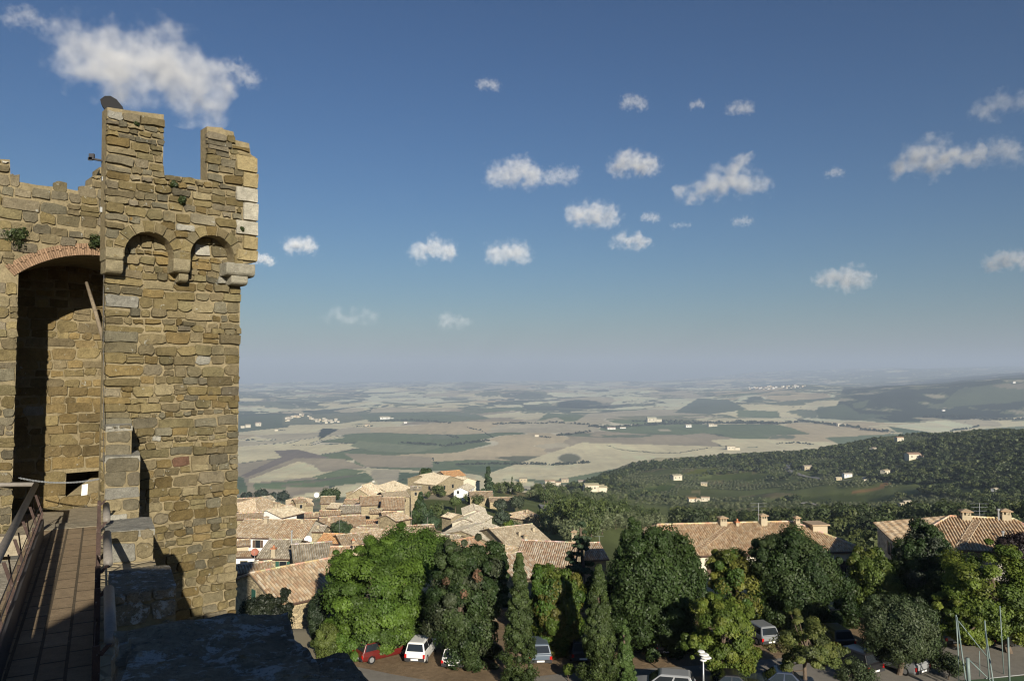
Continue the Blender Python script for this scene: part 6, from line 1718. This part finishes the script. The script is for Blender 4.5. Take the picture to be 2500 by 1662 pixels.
# ------------------------------------------------------------------ cars
CARP = {}
def paint(c):
    if c not in CARP:
        CARP[c] = carpaint('car_paint', {'white': (.72, .72, .70), 'red': (.11, .012, .01), 'bluegrey': (.10, .13, .17), 'silver': (.26, .27, .28), 'black': (.015, .015, .017), 'darkblue': (.02, .03, .06), 'darkred': (.10, .012, .012), 'grey': (.20, .21, .22), 'green': (.03, .06, .05)}[c])
    return CARP[c]
M['bumper'] = surf('bumper_plastic', (.03, .03, .032), .7, .3)
M['tail'] = surf('tail_light_red', (.42, .012, .01), .25, .5)
M['lampglass'] = surf('headlight_glass', (.6, .6, .6), .12, .6)
def car(label, px, py, heading, color, L=3.6, W=1.55, Hh=1.42, kind='hatch', z=GROUND + .062, front=False):
    """px,py: photo point on the ground under the middle of the near bumper"""
    h = R_(heading); fw = Vector((-math.sin(h), math.cos(h), 0)); rt = Vector((fw.y, -fw.x, 0))
    g = atz(px, py, z); c = g + fw * L / 2
    if front: c = g - fw * L / 2
    t = thing('parked_car', label, 'car', (c.x, c.y, z))
    T = lambda x, y, zz: c + rt * x + fw * y + Vector((0, 0, zz))
    w = W / 2; belt = Hh * (.60 if kind != 'suv' else .58)
    hood = belt * .94
    if kind == 'hatch': st = [(-L / 2, .90, .34, belt * .93), (-L / 2 + .10, .97, .24, belt), (-L * .30, 1, .20, belt), (L * .10, 1, .20, belt), (L * .30, 1, .20, hood * .97), (L / 2 - .12, .95, .24, hood * .84), (L / 2, .86, .32, hood * .72)]; gh = (-L / 2 + .10, L * .22, -L / 2 + .36, L * .04)
    elif kind == 'boxy': st = [(-L / 2, .95, .32, belt * .95), (-L / 2 + .06, .99, .24, belt), (-L * .3, 1, .2, belt), (L * .12, 1, .2, belt), (L * .3, 1, .2, hood), (L / 2 - .08, .97, .24, hood * .9), (L / 2, .92, .3, hood * .82)]; gh = (-L / 2 + .05, L * .25, -L / 2 + .22, L * .08)
    elif kind == 'sedan': st = [(-L / 2, .88, .36, belt * .86), (-L / 2 + .12, .96, .26, belt * .93), (-L * .26, 1, .2, belt * .97), (L * .08, 1, .2, belt), (L * .28, 1, .2, hood * .97), (L / 2 - .14, .94, .24, hood * .84), (L / 2, .84, .32, hood * .7)]; gh = (-L * .31, L * .20, -L * .17, L * .04)
    else: st = [(-L / 2, .92, .36, belt * .95), (-L / 2 + .08, .98, .28, belt), (-L * .3, 1, .24, belt), (L * .1, 1, .24, belt), (L * .3, 1, .24, hood), (L / 2 - .1, .96, .28, hood * .88), (L / 2, .88, .34, hood * .78)]; gh = (-L / 2 + .08, L * .22, -L / 2 + .28, L * .06)
    b = MB(); V = []; k = 8
    for (y, ws, zb, zt) in st:
        x = w * ws; m = (zb + zt) * .5
        V += [T(-x * .93, y, zb), T(-x, y, zb + .12), T(-x, y, m + .04), T(-x * .93, y, zt), T(x * .93, y, zt), T(x, y, m + .04), T(x, y, zb + .12), T(x * .93, y, zb)]
    Fc = [tuple(range(k))[::-1], tuple(range((len(st) - 1) * k, len(st) * k))][0:2]
    Fc = [tuple(range(k)), tuple(range((len(st) - 1) * k, len(st) * k))[::-1]]
    for i in range(len(st) - 1):
        for j in range(k): Fc.append((i * k + j, (i + 1) * k + j, (i + 1) * k + (j + 1) % k, i * k + (j + 1) % k))
    b.add(V, Fc)
    y0, y1, y2, y3 = gh; xb, xt = w * .91, w * .74; zt = Hh; zb = belt - .02
    lo = [T(-xb, y0, zb), T(xb, y0, zb), T(xb, y1, zb), T(-xb, y1, zb)]; hi = [T(-xt, y2, zt - .05), T(xt, y2, zt - .05), T(xt, y3, zt - .05), T(-xt, y3, zt - .05)]
    tp = [T(-xt * .86, y2 + .1, zt), T(xt * .86, y2 + .1, zt), T(xt * .86, y3 - .12, zt), T(-xt * .86, y3 - .12, zt)]
    b.add(lo + hi + tp, [(0, 1, 5, 4), (1, 2, 6, 5), (2, 3, 7, 6), (3, 0, 4, 7), (4, 5, 9, 8), (5, 6, 10, 9), (6, 7, 11, 10), (7, 4, 8, 11), (8, 9, 10, 11)])
    body = b.build('body', paint(color), t)
    md = body.modifiers.new('b', 'BEVEL'); md.width = .03; md.segments = 2; md.limit_method = 'ANGLE'; md.angle_limit = R_(25)
    def pane(A, B, C2, D2, nm='window', u0=.06, u1=.94, v0=.10, v1=.90):
        q = lambda u, v: (A.lerp(B, u)).lerp(D2.lerp(C2, u), v)
        n = (B - A).cross(D2 - A).normalized()
        if n.dot((A + C2) / 2 - T(0, (y0 + y1) / 2, belt)) < 0: n = -n
        P4 = [q(u0, v0), q(u1, v0), q(u1, v1), q(u0, v1)]
        m = MB(); m.add([p + n * .006 for p in P4] + [p - n * .02 for p in P4], [(0, 1, 2, 3), (7, 6, 5, 4), (0, 4, 5, 1), (1, 5, 6, 2), (2, 6, 7, 3), (3, 7, 4, 0)])
        return m.build(nm, M['glass'], t)
    pane(lo[0], lo[1], hi[1], hi[0], 'rear_window'); pane(lo[2], lo[3], hi[3], hi[2], 'windscreen', .04, .96)
    for (a, bb, cc, dd) in ((lo[1], lo[2], hi[2], hi[1]), (lo[3], lo[0], hi[0], hi[3])):
        pane(a, bb, cc, dd, 'window', .05, .47); pane(a, bb, cc, dd, 'window', .52, .92)
    for sy, yy in ((-1, -L * .32), (1, L * .33)):
        for sx in (-1, 1):
            m = MB(); r = .29; cx_ = T(sx * (w - .09), yy, r)
            m.tube([cx_ - rt * .09, cx_ + rt * .09], r, 18); wo_ = m.build('wheel', M['tyre'], t)
            m = MB(); m.tube([cx_ + rt * sx * .06, cx_ + rt * sx * .098], r * .6, 14); m.build('rim', M['rim'], wo_)
    m = MB(); zt_ = st[0][3]
    for (yy, sgn) in ((-L / 2, -1), (L / 2, 1)):
        m = MB(); m.box(T(-w * .93, yy - (.05 if sgn < 0 else .02), .30), rt * (w * 1.86), fw * .07, Vector((0, 0, .20))); m.build('bumper', M['bumper'], t)
        p = MB(); p.box(T(-.26, yy + sgn * (.052 if sgn < 0 else .052) - (.012 if sgn < 0 else 0), .36), rt * .52, fw * .012, Vector((0, 0, .11))); p.build('licence_plate', M['white'], t)
    for sx in (-1, 1):
        m = MB(); m.box(T(sx * w * .86 - w * .10, -L / 2 - .012, zt_ - .34), rt * (w * .20), fw * .06, Vector((0, 0, .26))); m.build('tail_light', M['tail'], t)
        m = MB(); m.box(T(sx * w * .70 - w * .14, L / 2 - .05, st[-1][3] - .16), rt * (w * .28), fw * .06, Vector((0, 0, .13))); m.build('headlight', M['lampglass'], t)
        m = MB(); m.box(T(sx * (w + .06) - .07, y1 - .25, belt), rt * .14, fw * .07, Vector((0, 0, .10))); m.build('mirror', M['bumper'], t)
    return t
car('boxy white hatchback with black bumper parked tail-on on the brown verge', 1012, 1624, -9, 'white', 3.4, 1.5, 1.48, 'boxy', GROUND + .022)
car('low white hatchback tail-on half under the dark holm oak', 1104, 1637, -6, 'white', 3.6, 1.6, 1.36, 'hatch', GROUND + .022)
car('dark red car parked aslant in the shade under the stone pine', 872, 1618, -52, 'red', 3.9, 1.62, 1.40, 'hatch', GROUND + .022)
car('blue-grey hatchback just right of the slim tall cypress', 1320, 1628, 4, 'bluegrey', 3.9, 1.65, 1.42, 'hatch', GROUND + .022)
car('dark car with a red tail light beside the broad cypress', 1424, 1622, 2, 'black', 4.1, 1.66, 1.42, 'hatch', GROUND + .022)
car('dark car deep in shade under the great lime tree', 1628, 1604, 3, 'darkblue', 4.0, 1.66, 1.40, 'hatch', GROUND + .022)
car('grey hatchback tail-on under the thin yellow-green tree', 1884, 1580, 14, 'grey', 3.8, 1.62, 1.40, 'hatch', GROUND + .022)
car('black car almost hidden behind the sparse pine', 2066, 1590, 8, 'black', 4.0, 1.66, 1.40, 'hatch', GROUND + .022)
car('slate blue car between the first two court posts', 2334, 1580, 8, 'bluegrey', 4.0, 1.66, 1.42, 'hatch', GROUND + .022)
car('dark grey saloon between the second and third court posts', 2406, 1584, 6, 'grey', 4.2, 1.68, 1.42, 'sedan', GROUND + .022)
car('white car at the right edge behind the pine trunk', 2502, 1586, 5, 'white', 4.1, 1.68, 1.42, 'hatch', GROUND + .022)
car('silver car whose roof shows at the bottom edge by the lamp post', 1700, 1700, 78, 'silver', 4.1, 1.66, 1.42, 'hatch')
car('black car roof at the bottom edge right of the silver one', 1860, 1700, 80, 'black', 4.2, 1.68, 1.42, 'sedan')
car('dark blue saloon at the bottom edge beside the sparse pine trunk', 1990, 1694, 78, 'darkblue', 4.3, 1.7, 1.44, 'sedan')
car('black hatchback tail-on in the tree shade with one lit red light', 2140, 1652, 28, 'black', 4.0, 1.68, 1.46, 'hatch')
car('silver estate with red lights behind the dark hedge bush', 2255, 1652, 30, 'silver', 4.3, 1.7, 1.46, 'hatch')
car('white car partly seen near the awning in the town', 994, 1282, 60, 'white', 3.8, 1.6, 1.45, 'hatch', z=at(994, 1280, 205).z)

# lamp post and court posts
lp = thing('street_lamp', 'street lamp with stacked flat white discs in front of the young pine', 'street lamp', atz(1718, 1712, GROUND + .06))
b0 = atz(1718, 1712, GROUND + .06); topz = at(1712, 1600, b0.y).z
m = MB(); m.tube([b0, b0 + UPV * (topz - b0.z)], [.07, .045], 10); m.build('post', M['steel'], lp, smooth=True)
for i, (dx, dz, r) in enumerate(((-.12, .28, .32), (.05, .10, .44), (.18, -.08, .46), (.0, -.24, .30))):
    m = MB(); q = Vector((b0.x + dx, b0.y, topz + dz)); m.tube([q - UPV * .02, q + UPV * .04], [r * .7, r * .5], 20); m.build('lamp_disc', M['white'], lp)
M['post'] = surf('green_grey_post', (.16, .21, .20), .5, .4, var=((4, .15),))
def post(label, pts, r=.045):
    m = MB(); m.tube([at(x, y, Y) for (x, y, Y) in pts], r, 8)
    return tag(m.build('court_post', M['post'], smooth=True), label, 'post')
post('tallest-left thin green-grey court post', [(2334, 1500, 50), (2340, 1600, 50), (2341, 1680, 50)])
post('leaning stay running down from the first court post', [(2336, 1505, 49.7), (2362, 1690, 47.5)])
post('long diagonal stay between the first and second court posts', [(2340, 1515, 50.2), (2416, 1610, 50.5)], .035)
post('second tall court post with a pale cap', [(2404, 1514, 49), (2410, 1590, 49), (2418, 1690, 49)])
post('slanting stay beside the second court post', [(2406, 1540, 48.8), (2430, 1700, 46.5)])
post('tall slim court post in front of the big pine trunk', [(2441, 1478, 52), (2451, 1650, 52)], .035)
post('rightmost thick court post', [(2461, 1555, 46.5), (2466, 1700, 46.5)], .055)
post('short stout court post at the corner of the fence', [(2362, 1605, 47.5), (2367, 1690, 47.5)], .11)
post('sloping fence rail at the court corner', [(2366, 1610, 47.6), (2418, 1660, 47.4)], .04)
post('low thin fence post behind the court corner', [(2391, 1588, 50.5), (2392, 1650, 50.5)], .03)
m = MB(); m.box(atz(2408, 1656, GROUND + .104), atz(2560, 1640, GROUND + .104) - atz(2408, 1656, GROUND + .104), (.02, .09, 0), (0, 0, .004), (.75, .75, .72)); tag(m.build('court_line', M['white']), kind='structure')
# poles in the town and on the slope
def pole(label, px, py0, py1, Y, r=.06):
    m = MB(); a = at(px, py1, Y); b = at(px, py0, Y); m.tube([a - UPV, b], [r * 1.3, r], 6)
    return tag(m.build('utility_pole', M['pipe'], smooth=True), label, 'pole')
pole('slim pale pole rising before the town conifer', 1005, 1230, 1290, 208)
pole('second slim pole right of the town conifer', 1044, 1262, 1292, 208)
pole('dark pole beside the lane', 1346, 1226, 1252, 300, .1)
pole('pole standing by the round dark tree on the spur', 1026, 1140, 1170, 420)
pole('slim pole against the right hillside meadow', 2260, 1228, 1248, 520, .12)

# ------------------------------------------------------------------ clouds: bodies of white vapour high above the valley
def cloud(label, px, py, wpx, hpx, dens=1.0, seed=1, blobs_=None, alt=1900.0, faint=False):
    elev = max(ray(px, py).z / ray(px, py).y, .03)
    Y = min(alt / elev, 42000.0)
    c = at(px, py, Y); S = wpx / FOC * Y / 2            # half width in metres
    asp = hpx / wpx
    rng = random.Random(seed)
    if blobs_ is None and not faint: dens *= .75
    if blobs_ is None:
        blobs_ = []; n = 6 if not faint else 5
        for i in range(n):
            x = -.66 + 1.32 * (i + .5) / n + rng.uniform(-.08, .08)
            top_ = (1 - abs(x) ** 1.6) * rng.uniform(.5, 1.0)
            r = max(.20, min(.46, asp * (.62 + .42 * top_) * rng.uniform(.75, 1.25)))
            blobs_.append((x, rng.uniform(-.2, .2), (-.35 + .75 * top_) * asp, r))
    mb_ = bmesh.new()
    for (x, y, z, r) in blobs_:
        bmesh.ops.create_icosphere(mb_, subdivisions=2, radius=r * 1.42, matrix=Matrix.Translation((x, y, z)))
    me = bpy.data.meshes.new('cloud'); mb_.to_mesh(me); mb_.free()
    o = bpy.data.objects.new('cloud', me); COLL.objects.link(o)
    md = o.modifiers.new('r', 'REMESH'); md.mode = 'VOXEL'; md.voxel_size = .09
    o.location = c; o.scale = (S, S, S)
    o.rotation_euler = (0, 0, -math.atan2(c.x, c.y))
    m, nt, out = nmat('cloud_vapour')
    tc = N(nt, 'TexCoord'); p = tc.outputs['Object']
    nz = N(nt, 'TexNoise'); nz.inputs['Scale'].default_value = 2.6; nz.inputs['Detail'].default_value = 3; 
    sh = N(nt, 'VectorMath', operation='ADD'); sh.inputs[1].default_value = (seed * 3.7, seed * 1.3, 0); nt.links.new(p, sh.inputs[0])
    nt.links.new(sh.outputs[0], nz.inputs['Vector'])
    wv = N(nt, 'VectorMath', operation='SUBTRACT'); nt.links.new(nz.outputs['Color'], wv.inputs[0]); wv.inputs[1].default_value = (.5, .5, .5)
    sc = N(nt, 'VectorMath', operation='SCALE'); sc.inputs['Scale'].default_value = .75; nt.links.new(wv.outputs[0], sc.inputs[0])
    pw = N(nt, 'VectorMath', operation='ADD'); nt.links.new(p, pw.inputs[0]); nt.links.new(sc.outputs[0], pw.inputs[1])
    field = None
    for (x, y, z, r) in blobs_:
        d = N(nt, 'VectorMath', operation='DISTANCE'); nt.links.new(pw.outputs[0], d.inputs[0]); d.inputs[1].default_value = (x, y, z)
        v = mathn(nt, 'SUBTRACT', 1.0, mathn(nt, 'DIVIDE', d.outputs['Value'], r))
        field = v if field is None else mathn(nt, 'SMOOTH_MAX', field, v, .25)
    fb_ = noise_out(nt, sh.outputs[0], 5.0, 7, .58)
    f2 = mathn(nt, 'ADD', field, mathn(nt, 'MULTIPLY', mathn(nt, 'SUBTRACT', fb_, .5), 2.3 if not faint else 2.6))
    den = maprange(nt, f2, -.05, 1.25, 0, 1, True)
    den = mathn(nt, 'MULTIPLY', den, dens * (4.6 if not faint else 2.0) / S)
    pv = N(nt, 'VolumePrincipled'); pv.inputs['Color'].default_value = (.96, .975, 1.0, 1); pv.inputs['Anisotropy'].default_value = -.42
    nt.links.new(den, pv.inputs['Density']); nt.links.new(pv.outputs[0], out.inputs['Volume'])
    me.materials.append(m)
    tag(o, label, 'cloud', 'fair weather clouds')
    return o
cloud('largest billowing white cloud above the tower', 338, 172, 490, 190, 1.0, 1, [(-.66, 0, .06, .17), (-.52, 0, .02, .30), (-.38, 0, .14, .34), (-.36, 0, .32, .20), (-.08, 0, .04, .38), (.06, 0, .26, .22), (.20, 0, .10, .40), (.36, 0, -.02, .36), (.52, 0, -.14, .30), (.68, 0, -.26, .20), (.84, 0, -.08, .16), (-.2, 0, -.14, .26)])
cloud('thin trailing wisp right of the largest cloud', 578, 190, 120, 160, .5, 2, None, faint=True)
cloud('ragged small cloud with two tails left of centre', 1258, 425, 150, 90, .7, 3)
cloud('wispy cloud just right of the ragged one', 1368, 432, 100, 95, .5, 4, None, faint=True)
cloud('small bright cloud with a flat base above the centre', 1545, 405, 130, 80, .8, 5)
cloud('soft round cloud below the small bright one', 1445, 530, 140, 90, .75, 6)
cloud('leaning triangular white cloud with raised right peak', 1760, 440, 270, 130, 1.0, 7, [(-.70, 0, -.22, .18), (-.42, 0, -.14, .24), (-.12, 0, -.04, .30), (.20, 0, -.06, .32), (.50, 0, -.12, .28), (.74, 0, -.18, .20), (.18, 0, .16, .22), (.40, 0, .26, .18), (.54, 0, .36, .12)])
cloud('large puffy cloud high at the right', 2275, 385, 240, 140, 1.0, 8, [(-.62, 0, -.14, .26), (-.30, 0, .02, .32), (.02, 0, .16, .30), (.30, 0, .04, .32), (.0, 0, -.16, .32), (.58, 0, -.08, .26), (.78, 0, .0, .16)])
cloud('fading tail of the large puffy cloud', 2430, 378, 150, 90, .6, 9, None, faint=True)
cloud('flat little cloud low in the centre', 1542, 590, 130, 46, .8, 10)
cloud('small cloud with upturned right wing near the middle', 1062, 615, 135, 56, .75, 11)
cloud('pale soft cloud right of the upturned one', 1242, 622, 125, 72, .65, 12)
cloud('glowing lens shaped cloud low at the right', 2056, 683, 165, 78, 1.0, 13, [(-.6, 0, -.0, .26), (-.25, 0, .05, .36), (.15, 0, .06, .38), (.5, 0, .05, .34), (.62, 0, -.12, .26), (.1, 0, -.14, .28)])
cloud('slanting bright cloud cut by the right edge', 2462, 640, 110, 60, .8, 14)
cloud('long thin cloud in the top right corner', 2440, 262, 170, 64, .6, 15, None, faint=True)
cloud('round pale cloud right of the tower', 735, 603, 92, 66, .75, 16)
cloud('little cloud peeping from behind the tower corbel', 640, 636, 60, 44, .7, 17)
cloud('faint low streak of cloud over the left horizon', 860, 772, 210, 40, .5, 18, None, faint=True)
cloud('faint smudge of cloud high in the centre right', 1548, 254, 80, 54, .6, 19, None, faint=True)
cloud('faint double wisp high at the right', 1806, 266, 78, 58, .6, 20, None, faint=True)
cloud('faint wisp high in the centre', 1194, 208, 66, 48, .45, 21, None, faint=True)
cloud('tiny wisp left of the faint double one', 1700, 256, 46, 44, .45, 22, None, faint=True)
cloud('low faint cloud above the middle horizon', 1112, 786, 100, 42, .4, 23, None, faint=True)
cloud('thin oval wisp left of the large puffy cloud', 2034, 425, 58, 26, .5, 24, None, faint=True)
cloud('slim streak under the triangular cloud', 1662, 552, 70, 18, .5, 25, None, faint=True)
cloud('short streak left of the slim one', 1585, 532, 56, 28, .55, 26, None, faint=True)
cloud('small pale patch under the triangular cloud at the right', 1812, 543, 56, 26, .45, 27, None, faint=True)
cloud('thin torn cloud in the top left corner', 70, 52, 120, 70, .35, 28, None, faint=True)
